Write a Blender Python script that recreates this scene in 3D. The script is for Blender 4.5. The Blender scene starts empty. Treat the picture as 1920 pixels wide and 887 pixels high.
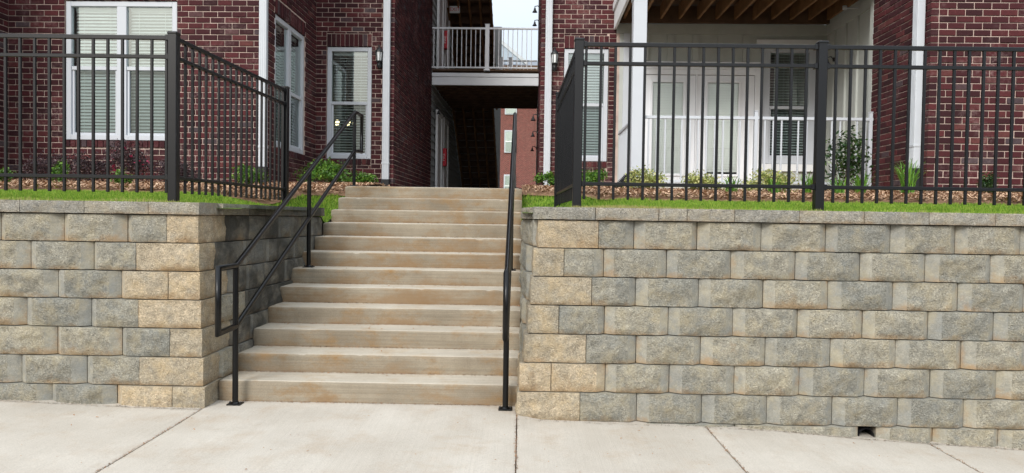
import bpy, math, random
import numpy as np
from mathutils import Vector, Matrix, noise

# ------------------------------------------------------------------ camera, sky, sun, exposure
sc = bpy.context.scene
COL = sc.collection
F, PITCH, ROLL, YAW, EYE = 1351.76, .02596, .01502, .01211, 1.33829
cam_d = bpy.data.cameras.new('camera'); cam = bpy.data.objects.new('camera', cam_d); COL.objects.link(cam)
cam_d.sensor_fit = 'HORIZONTAL'; cam_d.sensor_width = 36.0; cam_d.lens = 36.0 * F / 1920
cam_d.clip_start = .05; cam_d.clip_end = 900
cam.matrix_world = (Matrix.Translation((0, 0, EYE)) @ Matrix.Rotation(YAW, 4, 'Z') @ Matrix.Rotation(math.pi / 2 - PITCH, 4, 'X')
                    @ Matrix.Rotation(ROLL, 4, 'Z'))
sc.camera = cam

SUN_EL, SUN_AZ = math.radians(34), math.radians(205)      # veiled sun behind the camera, to the left
world = bpy.data.worlds.new('World'); sc.world = world; world.use_nodes = True
wn, wl = world.node_tree.nodes, world.node_tree.links
wn.clear()
sky = wn.new('ShaderNodeTexSky'); sky.sky_type = 'NISHITA'; sky.sun_disc = False
sky.sun_elevation = SUN_EL; sky.sun_rotation = SUN_AZ; sky.air_density = 1.2; sky.dust_density = 6.0; sky.ozone_density = 1.0
cld = wn.new('ShaderNodeTexNoise'); cld.inputs['Scale'].default_value = 2.2; cld.inputs['Detail'].default_value = 5
crp = wn.new('ShaderNodeValToRGB'); crp.color_ramp.elements[0].color = (9.2, 10.2, 11.3, 1); crp.color_ramp.elements[1].color = (10.9, 11.6, 12.4, 1)
crp.color_ramp.elements[0].position = .3; crp.color_ramp.elements[1].position = .7
hsv = wn.new('ShaderNodeMix'); hsv.data_type = 'RGBA'; hsv.inputs[0].default_value = .82       # a closed, bright cloud layer over the clear sky
wl.new(cld.outputs['Fac'], crp.inputs[0]); 
gc = wn.new('ShaderNodeTexCoord'); gz = wn.new('ShaderNodeSeparateXYZ'); wl.new(gc.outputs['Generated'], gz.inputs[0])
oc = wn.new('ShaderNodeMath'); oc.operation = 'MULTIPLY_ADD'; oc.use_clamp = True; oc.inputs[1].default_value = .68; oc.inputs[2].default_value = .32     # standard overcast sky: brightest overhead, dimmer to the horizon all round
wl.new(gz.outputs[2], oc.inputs[0]); og = wn.new('ShaderNodeVectorMath'); og.operation = 'SCALE'; wl.new(crp.outputs[0], og.inputs[0]); wl.new(oc.outputs[0], og.inputs['Scale'])
wl.new(og.outputs[0], hsv.inputs[7])
bg = wn.new('ShaderNodeBackground'); bg.inputs['Strength'].default_value = .12
wo = wn.new('ShaderNodeOutputWorld')
wl.new(sky.outputs[0], hsv.inputs[6]); wl.new(hsv.outputs[2], bg.inputs['Color']); wl.new(bg.outputs[0], wo.inputs['Surface'])
sun_d = bpy.data.lights.new('sun', 'SUN'); sun_d.energy = 1.5; sun_d.angle = math.radians(22); sun_d.color = (1, .98, .955)
sun = bpy.data.objects.new('sun', sun_d); COL.objects.link(sun)
sd = Vector((math.sin(SUN_AZ) * math.cos(SUN_EL), math.cos(SUN_AZ) * math.cos(SUN_EL), math.sin(SUN_EL)))
sun.rotation_euler = sd.to_track_quat('Z', 'Y').to_euler(); sun.location = (0, -10, 20)
vs = sc.view_settings
vs.view_transform = 'Standard'; vs.look = 'None'; vs.exposure = 0.8; vs.gamma = 1.0; vs.use_curve_mapping = False
sc.cycles.max_bounces = 7; sc.cycles.diffuse_bounces = 5; sc.cycles.glossy_bounces = 3
sc.cycles.transparent_max_bounces = 12; sc.cycles.transmission_bounces = 4

R = random.Random(7)
PI = math.pi

# ------------------------------------------------------------------ materials
def nt(name):
    m = bpy.data.materials.new(name); m.use_nodes = True
    n = m.node_tree.nodes; l = m.node_tree.links
    return m, n, l, n['Principled BSDF']
def texco(n, l, mode):
    if mode == 'world': return n.new('ShaderNodeNewGeometry').outputs['Position']
    return n.new('ShaderNodeTexCoord').outputs['Object']
def noi(n, l, co, scale, detail=4, rough=.55, stretch=None):
    t = n.new('ShaderNodeTexNoise'); t.inputs['Scale'].default_value = scale; t.inputs['Detail'].default_value = detail
    t.inputs['Roughness'].default_value = rough
    if stretch:
        mp = n.new('ShaderNodeMapping'); mp.inputs['Scale'].default_value = stretch; l.new(co, mp.inputs[0]); co = mp.outputs[0]
    l.new(co, t.inputs['Vector']); return t.outputs['Fac']
def ramp(n, l, fac, stops):
    r = n.new('ShaderNodeValToRGB'); e = r.color_ramp.elements
    while len(e) < len(stops): e.new(.5)
    for k, (p, c) in enumerate(stops):
        e[k].position = p; e[k].color = (c, c, c, 1) if isinstance(c, (int, float)) else (*c, 1)
    l.new(fac, r.inputs[0]); return r.outputs[0]
def mix(n, l, fac, a, b, mode='MIX'):
    m = n.new('ShaderNodeMix'); m.data_type = 'RGBA'; m.blend_type = mode
    for sock, v in ((m.inputs[0], fac), (m.inputs[6], a), (m.inputs[7], b)):
        if hasattr(v, 'is_output'): l.new(v, sock)
        elif isinstance(v, (int, float)): sock.default_value = v
        else: sock.default_value = (*v, 1)
    return m.outputs[2]
def mth(n, l, op, a, b=0., c=0.):
    m = n.new('ShaderNodeMath'); m.operation = op; m.use_clamp = False
    for s, v in zip(m.inputs, (a, b, c)):
        if hasattr(v, 'is_output'): l.new(v, s)
        else: s.default_value = v
    return m.outputs[0]
def bump(n, l, p, h, strength=.5, dist=.01, prev=None):
    b = n.new('ShaderNodeBump'); b.inputs['Strength'].default_value = strength; b.inputs['Distance'].default_value = dist
    l.new(h, b.inputs['Height'])
    if prev: l.new(prev, b.inputs['Normal'])
    l.new(b.outputs[0], p.inputs['Normal']); return b.outputs[0]
def orand(n): return n.new('ShaderNodeObjectInfo').outputs['Random']

def stone(name, c0, c1, rust=.35, dark=0., smooth=False, tan=0.):
    m, n, l, p = nt(name); co = texco(n, l, 'world'); rnd = orand(n)
    big = noi(n, l, co, 3.2, 3); mid = noi(n, l, co, 17, 4)
    f = mth(n, l, 'ADD', mth(n, l, 'MULTIPLY', big, .9), mth(n, l, 'MULTIPLY_ADD', rnd, .5, -.18))
    col = mix(n, l, ramp(n, l, f, [(.25, 0), (.75, 1)]), c0, c1)
    col = mix(n, l, ramp(n, l, mid, [(.3, .5), (.62, 0)]), col, tuple(v * .62 for v in c0))
    # coarse aggregate grains, pale and dark
    g = n.new('ShaderNodeTexVoronoi'); g.inputs['Scale'].default_value = 150; l.new(co, g.inputs['Vector'])
    gr = n.new('ShaderNodeSeparateColor'); l.new(g.outputs['Color'], gr.inputs[0])
    col = mix(n, l, .75 if not smooth else .4, col, mix(n, l, 1., col, ramp(n, l, gr.outputs[0], [(0, .6), (.45, .95), (.9, 1.15), (1, 1.6)]), 'MULTIPLY'))
    col = mix(n, l, ramp(n, l, noi(n, l, co, 7.5, 5, .7), [(.46, 0), (.66, .42)]), col, tuple(u * v for u, v in zip(c1, (1.10, 1.0, .78))))
    col = mix(n, l, ramp(n, l, noi(n, l, co, 11.3, 5, .7), [(.52, 0), (.70, .5)]), col, tuple(u * v for u, v in zip(c0, (.80, .86, .95))))
    if rust:
        gx = n.new('ShaderNodeSeparateXYZ'); l.new(n.new('ShaderNodeTexCoord').outputs['Generated'], gx.inputs[0])
        low = ramp(n, l, gx.outputs[2], [(0, .30), (.32, .06), (.8, 0)]); ends = ramp(n, l, mth(n, l, 'ABSOLUTE', mth(n, l, 'SUBTRACT', gx.outputs[0], .5)), [(.36, 0), (.5, .17)])
        rs = noi(n, l, co, 6.3, 6, .72); rn = mth(n, l, 'ADD', mth(n, l, 'ADD', rs, mth(n, l, 'MULTIPLY_ADD', rnd, .16, -.08)), mth(n, l, 'MAXIMUM', low, ends))
        col = mix(n, l, ramp(n, l, rn, [(.70 - .06 * rust, 0), (.92 - .05 * rust, .45 + .35 * rust)]), col, (.31, .185, .08))
    if dark:
        ds = noi(n, l, co, 2.6, 5, .6)
        col = mix(n, l, ramp(n, l, mth(n, l, 'ADD', ds, mth(n, l, 'MULTIPLY_ADD', rnd, .2, -.1)), [(.44, 0), (.60, dark)]), col, (.05, .05, .045))
    l.new(col, p.inputs['Base Color']); p.inputs['Roughness'].default_value = .93; p.inputs['Specular IOR Level'].default_value = .2
    if smooth:
        bump(n, l, p, noi(n, l, co, 260, 3), .25, .004)
    else:
        b1 = bump(n, l, p, noi(n, l, co, 30, 6, .7), 1., .022)
        bump(n, l, p, g.outputs['Distance'], .8, .008, b1)
    return m
M = {}
M['split'] = stone('split_face_stone', (0.274, 0.270, 0.234), (0.414, 0.381, 0.299), .45)
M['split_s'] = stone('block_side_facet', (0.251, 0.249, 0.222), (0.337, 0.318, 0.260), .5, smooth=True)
M['splitT'] = stone('tan_split_stone', (0.404, 0.356, 0.270), (0.559, 0.457, 0.318), .5)
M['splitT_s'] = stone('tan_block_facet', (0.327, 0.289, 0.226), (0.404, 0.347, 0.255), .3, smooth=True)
M['splitD'] = stone('stained_split_stone', (0.181, 0.181, 0.163), (0.284, 0.258, 0.211), .15, dark=.82)
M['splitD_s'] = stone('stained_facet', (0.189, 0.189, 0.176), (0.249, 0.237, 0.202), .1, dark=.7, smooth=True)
M['capst'] = stone('cap_stone', (0.299, 0.289, 0.255), (0.404, 0.371, 0.304), .12)

def concrete(name, c0, c1, stain, st_amt, streak=None, rough=.9, sa=.32):
    m, n, l, p = nt(name); co = texco(n, l, 'world'); rnd = orand(n)
    f = mth(n, l, 'ADD', noi(n, l, co, 1.7, 5, .6), mth(n, l, 'MULTIPLY_ADD', rnd, .16, -.08))
    col = mix(n, l, ramp(n, l, f, [(.32, 0), (.68, 1)]), c0, c1)
    col = mix(n, l, mth(n, l, 'MULTIPLY', ramp(n, l, noi(n, l, co, 3.1, 6, .7, (1, 1, 1.6)), [(.5, 0), (.72, 1)]), st_amt), col, stain)
    fine = noi(n, l, co, 130, 3, .7)
    col = mix(n, l, .5, col, mix(n, l, 1., col, ramp(n, l, fine, [(.25, .6), (.5, 1.), (.75, 1.25)]), 'MULTIPLY'))
    col = mix(n, l, ramp(n, l, noi(n, l, co, 38, 5, .8), [(.22, .55), (.36, 0)]), col, tuple(v * .5 for v in stain))
    if streak:
        col = mix(n, l, mth(n, l, 'MULTIPLY', ramp(n, l, noi(n, l, co, 14, 4, .7, streak), [(.35, 1), (.6, 0)]), sa), col, tuple(v * .55 for v in c0))
    l.new(col, p.inputs['Base Color']); p.inputs['Roughness'].default_value = rough; p.inputs['Specular IOR Level'].default_value = .25
    b1 = bump(n, l, p, noi(n, l, co, 90, 5, .65), .35, .005)
    if streak: bump(n, l, p, noi(n, l, co, 60, 2, .5, streak), .35, .004, b1)
    return m
M['walk'] = concrete('sidewalk_concrete', (.41, .37, .312), (.49, .452, .392), (.37, .285, .20), .5, (4, .05, 1), sa=.10)
M['tread'] = concrete('step_concrete', (.41, .36, .285), (.52, .47, .385), (.38, .265, .15), .75, (.05, 3, 3))
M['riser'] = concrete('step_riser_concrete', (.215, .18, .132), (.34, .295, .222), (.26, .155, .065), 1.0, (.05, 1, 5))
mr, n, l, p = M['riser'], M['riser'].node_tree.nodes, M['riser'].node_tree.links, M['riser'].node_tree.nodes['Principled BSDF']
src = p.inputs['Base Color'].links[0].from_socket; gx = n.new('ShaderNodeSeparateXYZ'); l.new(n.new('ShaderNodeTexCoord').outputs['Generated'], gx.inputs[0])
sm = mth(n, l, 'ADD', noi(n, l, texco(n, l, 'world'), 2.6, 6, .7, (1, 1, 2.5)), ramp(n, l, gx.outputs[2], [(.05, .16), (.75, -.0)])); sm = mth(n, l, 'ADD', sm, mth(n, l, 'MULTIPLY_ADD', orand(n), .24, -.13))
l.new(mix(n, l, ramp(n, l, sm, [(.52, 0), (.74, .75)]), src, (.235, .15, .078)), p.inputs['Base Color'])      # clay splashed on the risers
M['path'] = concrete('path_concrete', (.38, .36, .32), (.45, .42, .38), (.45, .36, .25), .3)

def plain(name, col, rough=.5, metal=0., spec=.5, var=0., bmp=None, coat=0.):
    m, n, l, p = nt(name); p.inputs['Roughness'].default_value = rough; p.inputs['Metallic'].default_value = metal
    p.inputs['Specular IOR Level'].default_value = spec; p.inputs['Coat Weight'].default_value = coat
    co = texco(n, l, 'world')
    c = mix(n, l, ramp(n, l, noi(n, l, co, 5, 4), [(.3, 0), (.7, 1)]), tuple(v * (1 - var) for v in col), tuple(min(1, v * (1 + var)) for v in col)) if var else None
    if c is not None: l.new(c, p.inputs['Base Color'])
    else: p.inputs['Base Color'].default_value = (*col, 1)
    if bmp: bump(n, l, p, noi(n, l, co, bmp[0], 3), bmp[1], .003)
    return m
M['fence'] = plain('black_powder_coat', (.0025, .003, .004), .34, 0, .45, .15, (400, .08))
M['rail'] = plain('black_pipe_paint', (.0018, .002, .0024), .28, 0, .35, .2, (120, .12))
M['white'] = plain('white_vinyl', (0.504, 0.531, 0.567), .4, 0, .4, .02)
M['whitep'] = plain('white_painted_metal', (0.504, 0.531, 0.562), .42, 0, .4, .03, (60, .05))
M['alu'] = plain('grey_white_aluminium', (.78, .80, .83), .45, 0, .4, .03)
M['black'] = plain('black_plastic', (.012, .012, .014), .5, 0, .4)
M['blackmetal'] = plain('black_metal', (.014, .015, .016), .45, .2, .5)
M['steel'] = plain('brushed_nickel', (.55, .54, .52), .3, 1.)
M['blind'] = plain('white_blind', (.90, .91, .88), .6, 0, .3)
M['room'] = plain('room_wall', (.34, .35, .33), .9)
M['siding'] = plain('grey_green_siding', (.44, .46, .43), .75, 0, .3, .06, (30, .06))
M['trim'] = plain('pale_grey_trim', (.76, .775, .78), .6, 0, .3, .04)
M['lap'] = plain('dark_lap_siding', (.36, .38, .38), .75, 0, .3, .06)
M['doorw'] = plain('white_door', (.84, .86, .885), .45, 0, .4, .02)
M['woodlt'] = plain('joist_timber', (.20, .105, .045), .75, 0, .3, .3, (25, .2))
M['wooddk'] = plain('stained_timber', (.10, .058, .035), .8, 0, .3, .35, (25, .2))
M['red'] = plain('red_cabinet', (.62, .012, .035), .45)
M['lettering'] = plain('white_lettering', (.85, .85, .85), .6)
M['redlet'] = plain('red_lettering', (.55, .03, .03), .6)
M['frost'] = plain('frosted_lantern_glass', (.75, .78, .78), .35)
M['soil'] = plain('dark_joint_soil', (.13, .085, .05), 1., 0, .1, .4)
M['asphalt'] = plain('asphalt', (.05, .05, .052), .9, 0, .3, .25, (180, .5))
M['roofsh'] = plain('grey_shingle', (.20, .22, .25), .9, 0, .2, .3, (3, .8))
M['gable'] = plain('blue_grey_gable', (.36, .42, .50), .8, 0, .3, .04)
m, n, l, p = nt('warm_bulb'); p.inputs['Emission Color'].default_value = (1, .78, .42, 1); p.inputs['Emission Strength'].default_value = 2.6; M['bulb'] = m

def brickmat():
    m, n, l, p = nt('maroon_brick'); co = texco(n, l, 'world'); g = n.new('ShaderNodeNewGeometry')
    f = mth(n, l, 'FRACT', mth(n, l, 'ADD', orand(n), g.outputs['Random Per Island']))
    base = ramp(n, l, f, [(0, (.028, .0085, .0105)), (.28, (.046, .0105, .0135)), (.62, (.068, .0145, .017)), (.86, (.095, .020, .022)), (.94, (.12, .038, .034)), (.975, (.068, .05, .055))])
    col = mix(n, l, ramp(n, l, noi(n, l, co, 26, 5, .7), [(.35, .0), (.72, .55)]), base, (.035, .010, .012))
    col = mix(n, l, ramp(n, l, noi(n, l, co, 55, 4, .7), [(.66, 0), (.78, .4)]), col, (.30, .17, .14))
    pale = mth(n, l, 'MULTIPLY', ramp(n, l, noi(n, l, co, 2.1, 3, .5), [(.52, 0), (.68, 1)]), ramp(n, l, noi(n, l, co, 24, 5, .75), [(.45, 0), (.66, .5)]))
    col = mix(n, l, pale, col, (.30, .21, .20))
    l.new(col, p.inputs['Base Color']); p.inputs['Roughness'].default_value = .85; p.inputs['Specular IOR Level'].default_value = .25
    bump(n, l, p, noi(n, l, co, 110, 5, .7), .5, .006)
    return m
M['brick'] = brickmat()
M['mortar'] = plain('buff_mortar', (.48, .375, .325), .95, 0, .15, .25, (160, .5))
def brickwall_far(name, c, mort, sc_):
    m, n, l, p = nt(name); tc = n.new('ShaderNodeTexCoord'); g = n.new('ShaderNodeNewGeometry')
    sx = n.new('ShaderNodeSeparateXYZ'); l.new(tc.outputs['Object'], sx.inputs[0])
    cb = n.new('ShaderNodeCombineXYZ'); l.new(mth(n, l, 'ADD', sx.outputs[0], sx.outputs[1]), cb.inputs[0]); l.new(sx.outputs[2], cb.inputs[1])
    b = n.new('ShaderNodeTexBrick'); b.inputs['Scale'].default_value = 1; b.inputs['Brick Width'].default_value = .2032; b.inputs['Row Height'].default_value = .0795
    b.inputs['Mortar Size'].default_value = .006; b.inputs['Color1'].default_value = (*c, 1); b.inputs['Color2'].default_value = (*[v * .6 for v in c], 1); b.inputs['Mortar'].default_value = (*mort, 1)
    l.new(cb.outputs[0], b.inputs['Vector']); l.new(mix(n, l, ramp(n, l, noi(n, l, tc.outputs['Object'], 6, 5, .8), [(.3, .6), (.62, 0)]), b.outputs['Color'], tuple(v * .35 for v in c)), p.inputs['Base Color']); p.inputs['Roughness'].default_value = .9
    bump(n, l, p, mth(n, l, 'SUBTRACT', 1., b.outputs['Fac']), .4, .006)
    return m
M['brick_up'] = brickwall_far('brick_upper_storeys', (.10, .026, .026), (.40, .31, .26), 1)
M['brick_far'] = brickwall_far('brick_far_block', (.21, .05, .043), (.38, .26, .21), 1)

def glass(name, tint, fac_add=0.):
    m, n, l, p = nt(name); n.remove(p); out = n['Material Output']
    t = n.new('ShaderNodeBsdfTransparent'); t.inputs[0].default_value = (*tint, 1)
    g = n.new('ShaderNodeBsdfGlossy'); g.inputs['Roughness'].default_value = .015; g.inputs[0].default_value = (.93, 1, .98, 1)
    fr = n.new('ShaderNodeFresnel'); fr.inputs[0].default_value = 1.52
    mx = n.new('ShaderNodeMixShader')
    l.new(mth(n, l, 'MULTIPLY_ADD', fr.outputs[0], 1.4, fac_add), mx.inputs[0]); l.new(t.outputs[0], mx.inputs[1]); l.new(g.outputs[0], mx.inputs[2]); l.new(mx.outputs[0], out.inputs[0])
    return m
M['pane'] = glass('window_glass', (.86, .955, .965), .18)
M['doorpane'] = glass('door_glass', (.95, .97, .96), .02)
M['screen'] = glass('window_glass_with_screen', (.62, .71, .72), .03)

def foliage(name, stops, rough=.5, trans=.25):
    m, n, l, p = nt(name); g = n.new('ShaderNodeNewGeometry'); co = texco(n, l, 'world')
    f = mth(n, l, 'ADD', mth(n, l, 'MULTIPLY', g.outputs['Random Per Island'], .7), mth(n, l, 'MULTIPLY', noi(n, l, co, 7, 3), .3))
    c = ramp(n, l, f, stops); l.new(c, p.inputs['Base Color']); p.inputs['Roughness'].default_value = rough; p.inputs['Specular IOR Level'].default_value = .35
    tr = n.new('ShaderNodeBsdfTranslucent'); l.new(c, tr.inputs[0]); mx = n.new('ShaderNodeMixShader'); mx.inputs[0].default_value = trans
    l.new(p.outputs[0], mx.inputs[1]); l.new(tr.outputs[0], mx.inputs[2]); l.new(mx.outputs[0], n['Material Output'].inputs[0])
    return m
M['grass'] = foliage('lawn_grass', [(.08, (.07, .17, .02)), (.35, (.20, .37, .035)), (.65, (.34, .52, .06)), (.84, (.48, .56, .11)), (.95, (.60, .53, .22)), (1, (.5, .36, .17))], .6, .45)
M['drygrass'] = foliage('dry_grass', [(.1, (.30, .30, .08)), (1, (.50, .42, .20))], .7, .3)
M['green'] = foliage('green_leaves', [(.1, (.03, .085, .014)), (.55, (.085, .20, .025)), (1, (.24, .38, .055))], .4)
M['camellia'] = foliage('glossy_dark_leaves', [(.1, (.012, .032, .010)), (.6, (.028, .065, .016)), (1, (.11, .16, .04))], .28, .15)
M['variegated'] = foliage('variegated_leaves', [(.1, (.12, .17, .04)), (.45, (.32, .37, .10)), (.75, (.58, .56, .24)), (1, (.78, .72, .42))], .5)
M['purple'] = foliage('purple_leaves', [(.1, (.018, .014, .016)), (.6, (.065, .040, .046)), (.93, (.14, .085, .085)), (1, (.24, .16, .13))], .5, .2)
M['blade'] = foliage('strap_leaves', [(.1, (.06, .16, .02)), (.6, (.15, .33, .04)), (1, (.28, .45, .07))], .45)
M['flower'] = foliage('pink_flowers', [(0, (.55, .05, .14)), (1, (.7, .1, .2))], .6)
M['mulch'] = foliage('bark_chips', [(.08, (.13, .075, .045)), (.4, (.36, .22, .135)), (.75, (.56, .38, .25)), (1, (.75, .58, .43))], .9, 0.)
M['mulchbed'] = plain('mulch_soil', (.26, .16, .10), 1., 0, .1, .5, (60, 1.))
M['turf'] = plain('turf_soil', (.09, .15, .025), 1., 0, .1, .4, (60, .8))
M['farground'] = plain('far_ground', (.10, .15, .04), 1., 0, .1, .3)
M['twig'] = plain('brown_stem', (.10, .065, .04), .85)
M['litter'] = foliage('leaf_litter', [(0, (.22, .08, .025)), (1, (.45, .22, .08))], .8, .1)
M['grit'] = plain('pale_grit', (.38, .33, .27), .95, 0, .2, .4)

# ------------------------------------------------------------------ mesh helpers
ID = lambda x, y, z: (x, y, z)
class MB:
    def __init__(s, T=ID): s.v, s.f, s.mi, s.T, s.sm = [], [], [], T, []
    def add(s, vs, fs, mi=0, smooth=False):
        b = len(s.v); s.v += [s.T(*q) for q in vs]; s.f += [tuple(b + i for i in f) for f in fs]; s.mi += [mi] * len(fs); s.sm += [smooth] * len(fs)
        return s
    def box(s, x0, x1, y0, y1, z0, z1, mi=0):
        return s.add([(x0, y0, z0), (x1, y0, z0), (x1, y1, z0), (x0, y1, z0), (x0, y0, z1), (x1, y0, z1), (x1, y1, z1), (x0, y1, z1)],
                     [(0, 3, 2, 1), (4, 5, 6, 7), (0, 1, 5, 4), (1, 2, 6, 5), (2, 3, 7, 6), (3, 0, 4, 7)], mi)
    def bbox(s, x0, x1, y0, y1, z0, z1, b=.003, mi=0):      # box with all edges chamfered
        xs, ys, zs = (x0, x0 + b, x1 - b, x1), (y0, y0 + b, y1 - b, y1), (z0, z0 + b, z1 - b, z1)
        V, idx = [], {}
        for i in (0, 1):
            for j in (0, 1):
                for k in (0, 1):
                    ex, ey, ez = (0, 3)[i], (0, 3)[j], (0, 3)[k]; ix, iy, iz = (1, 2)[i], (1, 2)[j], (1, 2)[k]
                    for t, q in (('x', (xs[ex], ys[iy], zs[iz])), ('y', (xs[ix], ys[ey], zs[iz])), ('z', (xs[ix], ys[iy], zs[ez]))):
                        idx[(i, j, k, t)] = len(V); V.append(q)
        Fc = []
        I = lambda i, j, k, t: idx[(i, j, k, t)]
        for e in (0, 1):
            Fc += [(I(e, 0, 0, 'x'), I(e, 1, 0, 'x'), I(e, 1, 1, 'x'), I(e, 0, 1, 'x')), (I(0, e, 0, 'y'), I(1, e, 0, 'y'), I(1, e, 1, 'y'), I(0, e, 1, 'y')),
                   (I(0, 0, e, 'z'), I(1, 0, e, 'z'), I(1, 1, e, 'z'), I(0, 1, e, 'z'))]
            for g in (0, 1):
                Fc += [(I(e, g, 0, 'x'), I(e, g, 1, 'x'), I(e, g, 1, 'y'), I(e, g, 0, 'y')), (I(e, 0, g, 'x'), I(e, 1, g, 'x'), I(e, 1, g, 'z'), I(e, 0, g, 'z')),
                       (I(0, e, g, 'y'), I(1, e, g, 'y'), I(1, e, g, 'z'), I(0, e, g, 'z'))]
                for h in (0, 1): Fc.append((I(e, g, h, 'x'), I(e, g, h, 'y'), I(e, g, h, 'z')))
        return s.add(V, Fc, mi)
    def tube(s, pts, r, n=12, mi=0, closed=False, square=False, caps=True):
        pts = [Vector(q) for q in pts]; N = len(pts); V = []
        if square: n = 4
        up = None
        for i, q in enumerate(pts):
            d0 = (q - pts[i - 1]).normalized() if i else None; d1 = (pts[i + 1] - q).normalized() if i < N - 1 else None
            a = d0 or d1; b = d1 or d0; t = (a + b).normalized()
            if up is None:
                up = Vector((0, 0, 1)) if abs(a.z) < .9 else Vector((0, 1, 0))
                side = a.cross(up).normalized(); up = side.cross(a).normalized()
            else:                       # carry the ring from the previous segment onto this mitre plane
                pass
            rr = r[i] if isinstance(r, (list, tuple)) else r
            for k in range(n):
                ang = 2 * PI * (k + (.5 if square else 0)) / n
                off = (side * math.cos(ang) + up * math.sin(ang)) * rr
                den = a.dot(t)          # slide along the incoming direction onto the bisecting plane
                off = off - a * (off.dot(t) / den)
                V.append(tuple(q + off))
            if d0 and d1:               # parallel transport the frame
                q_ = d0.rotation_difference(d1); side = q_ @ side; up = q_ @ up
        Fc = [(i * n + k, i * n + (k + 1) % n, (i + 1) * n + (k + 1) % n, (i + 1) * n + k) for i in range(N - 1) for k in range(n)]
        s.add(V, Fc, mi, not square)
        if caps: s.add(V[:n] + V[-n:], [tuple(range(n - 1, -1, -1)), tuple(range(n, 2 * n))], mi)
        return s
    def lathe(s, prof, n=14, c=(0, 0, 0), mi=0):
        V = [(c[0] + r_ * math.cos(2 * PI * k / n), c[1] + r_ * math.sin(2 * PI * k / n), c[2] + z) for r_, z in prof for k in range(n)]
        return s.add(V, [(i * n + k, i * n + (k + 1) % n, (i + 1) * n + (k + 1) % n, (i + 1) * n + k) for i in range(len(prof) - 1) for k in range(n)], mi, True)
    def build(s, name, mats, parent=None, loc=(0, 0, 0), rot=None):
        me = bpy.data.meshes.new(name); me.from_pydata(s.v, [], s.f)
        for m_ in (mats if isinstance(mats, list) else [mats]): me.materials.append(M[m_])
        me.polygons.foreach_set('material_index', s.mi); me.polygons.foreach_set('use_smooth', s.sm); me.update()
        return link(name, me, parent, loc, rot)
def link(name, me, parent=None, loc=(0, 0, 0), rot=None):
    o = bpy.data.objects.new(name, me); COL.objects.link(o); o.location = loc
    if rot is not None: o.rotation_euler = rot
    if parent: o.parent = parent
    return o
def tag(o, label=None, cat=None, group=None, kind=None):
    if label: o['label'] = label
    if cat: o['category'] = cat
    if group: o['group'] = group
    if kind: o['kind'] = kind
    return o
def thing(name, label, cat, loc=(0, 0, 0), rz=0, group=None):
    o = bpy.data.objects.new(name, None); COL.objects.link(o); o.location = loc; o.rotation_euler = (0, 0, rz); o.empty_display_size = .1
    return tag(o, label, cat, group)
def np_mesh(name, V, Fc, mat, nper, parent=None, smooth=False):
    me = bpy.data.meshes.new(name); V = np.asarray(V, np.float32).reshape(-1, 3); Fc = np.asarray(Fc, np.int32).reshape(-1, nper)
    me.vertices.add(len(V)); me.vertices.foreach_set('co', V.ravel()); me.loops.add(Fc.size); me.loops.foreach_set('vertex_index', Fc.ravel())
    me.polygons.add(len(Fc)); me.polygons.foreach_set('loop_start', np.arange(0, Fc.size, nper, dtype=np.int32)); me.polygons.foreach_set('loop_total', np.full(len(Fc), nper, np.int32))
    me.materials.append(M[mat]); me.update(calc_edges=True)
    return link(name, me, parent)
def grid(name, xs, ys, zf, mat, parent=None, drop=None, smooth=True):
    nx, ny = len(xs), len(ys); mb = MB()
    mb.add([(x, y, zf(x, y)) for y in ys for x in xs], [(j * nx + i, j * nx + i + 1, (j + 1) * nx + i + 1, (j + 1) * nx + i) for j in range(ny - 1) for i in range(nx - 1)], 0, smooth)
    if drop:
        for row in ([(x, ys[0]) for x in xs], [(xs[-1], y) for y in ys], [(x, ys[-1]) for x in xs[::-1]], [(xs[0], y) for y in ys[::-1]]):
            vs_ = [(x, y, zf(x, y)) for x, y in row] + [(x, y, zf(x, y) - drop) for x, y in row]; k = len(row)
            mb.add(vs_, [(i, i + k, i + 1 + k, i + 1) for i in range(k - 1)])
    return mb.build(name, mat, parent)
lin = lambda a, b, n_: [a + (b - a) * i / (n_ - 1) for i in range(n_)]
ip = lambda x, xs, ys: float(np.interp(x, xs, ys))

# ------------------------------------------------------------------ ground levels
RISE, TREAD, Y1, NST = .1403, .3037, 5.13, 12
TOP = RISE * NST
def zwalk(x, y):
    z = ip(x, (-9, -3.59, -2.85, -2.16, 0, 1.02, 1.72, 2.37, 3.46, 9), (.14, .026, .002, -.014, -.045, -.063, -.084, -.133, -.187, -.42))
    if -2.3 < x < .1:
        k = min(1, max(0, (y - 4.55) / .5)) * min(1, (x + 2.3) / .1, (.1 - x) / .1); z += k * (-.008 - z)
    return z
def zlawn(x, y):
    z = 1.394 + .068 * (y - 5.4) if y < 10.5 else 1.741
    if x > 3.5: z += min(.05, (x - 3.5) * .03) * min(1, max(0, (y - 6) / 2))
    d = max(0, -2.08 - x) if x < -1 else max(0, x - .003)
    if y < 8.2: z -= max(0, z - 1.392) * min(1, max(0, (1.0 - d) / .5)) * min(1, (8.2 - y) / .6)
    if y > 7.35: z -= .16 * math.exp(-(d / .35) ** 2) * min(1, (y - 7.35) / .35) * min(1, max(0, (9.2 - y) / .8))
    return z
def ymulch(x):                       # where the lawn ends and the bark bed starts
    return ip(x, (-9, -2.75, -2.3, -1, .1, .55, 1, 4, 6, 9), (7.15, 7.4, 8.75, 9.0, 9.0, 8.5, 7.4, 7.2, 6.9, 6.9)) + .12 * math.sin(x * 2.3) + .05 * math.sin(x * 7.1 + 1)

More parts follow.
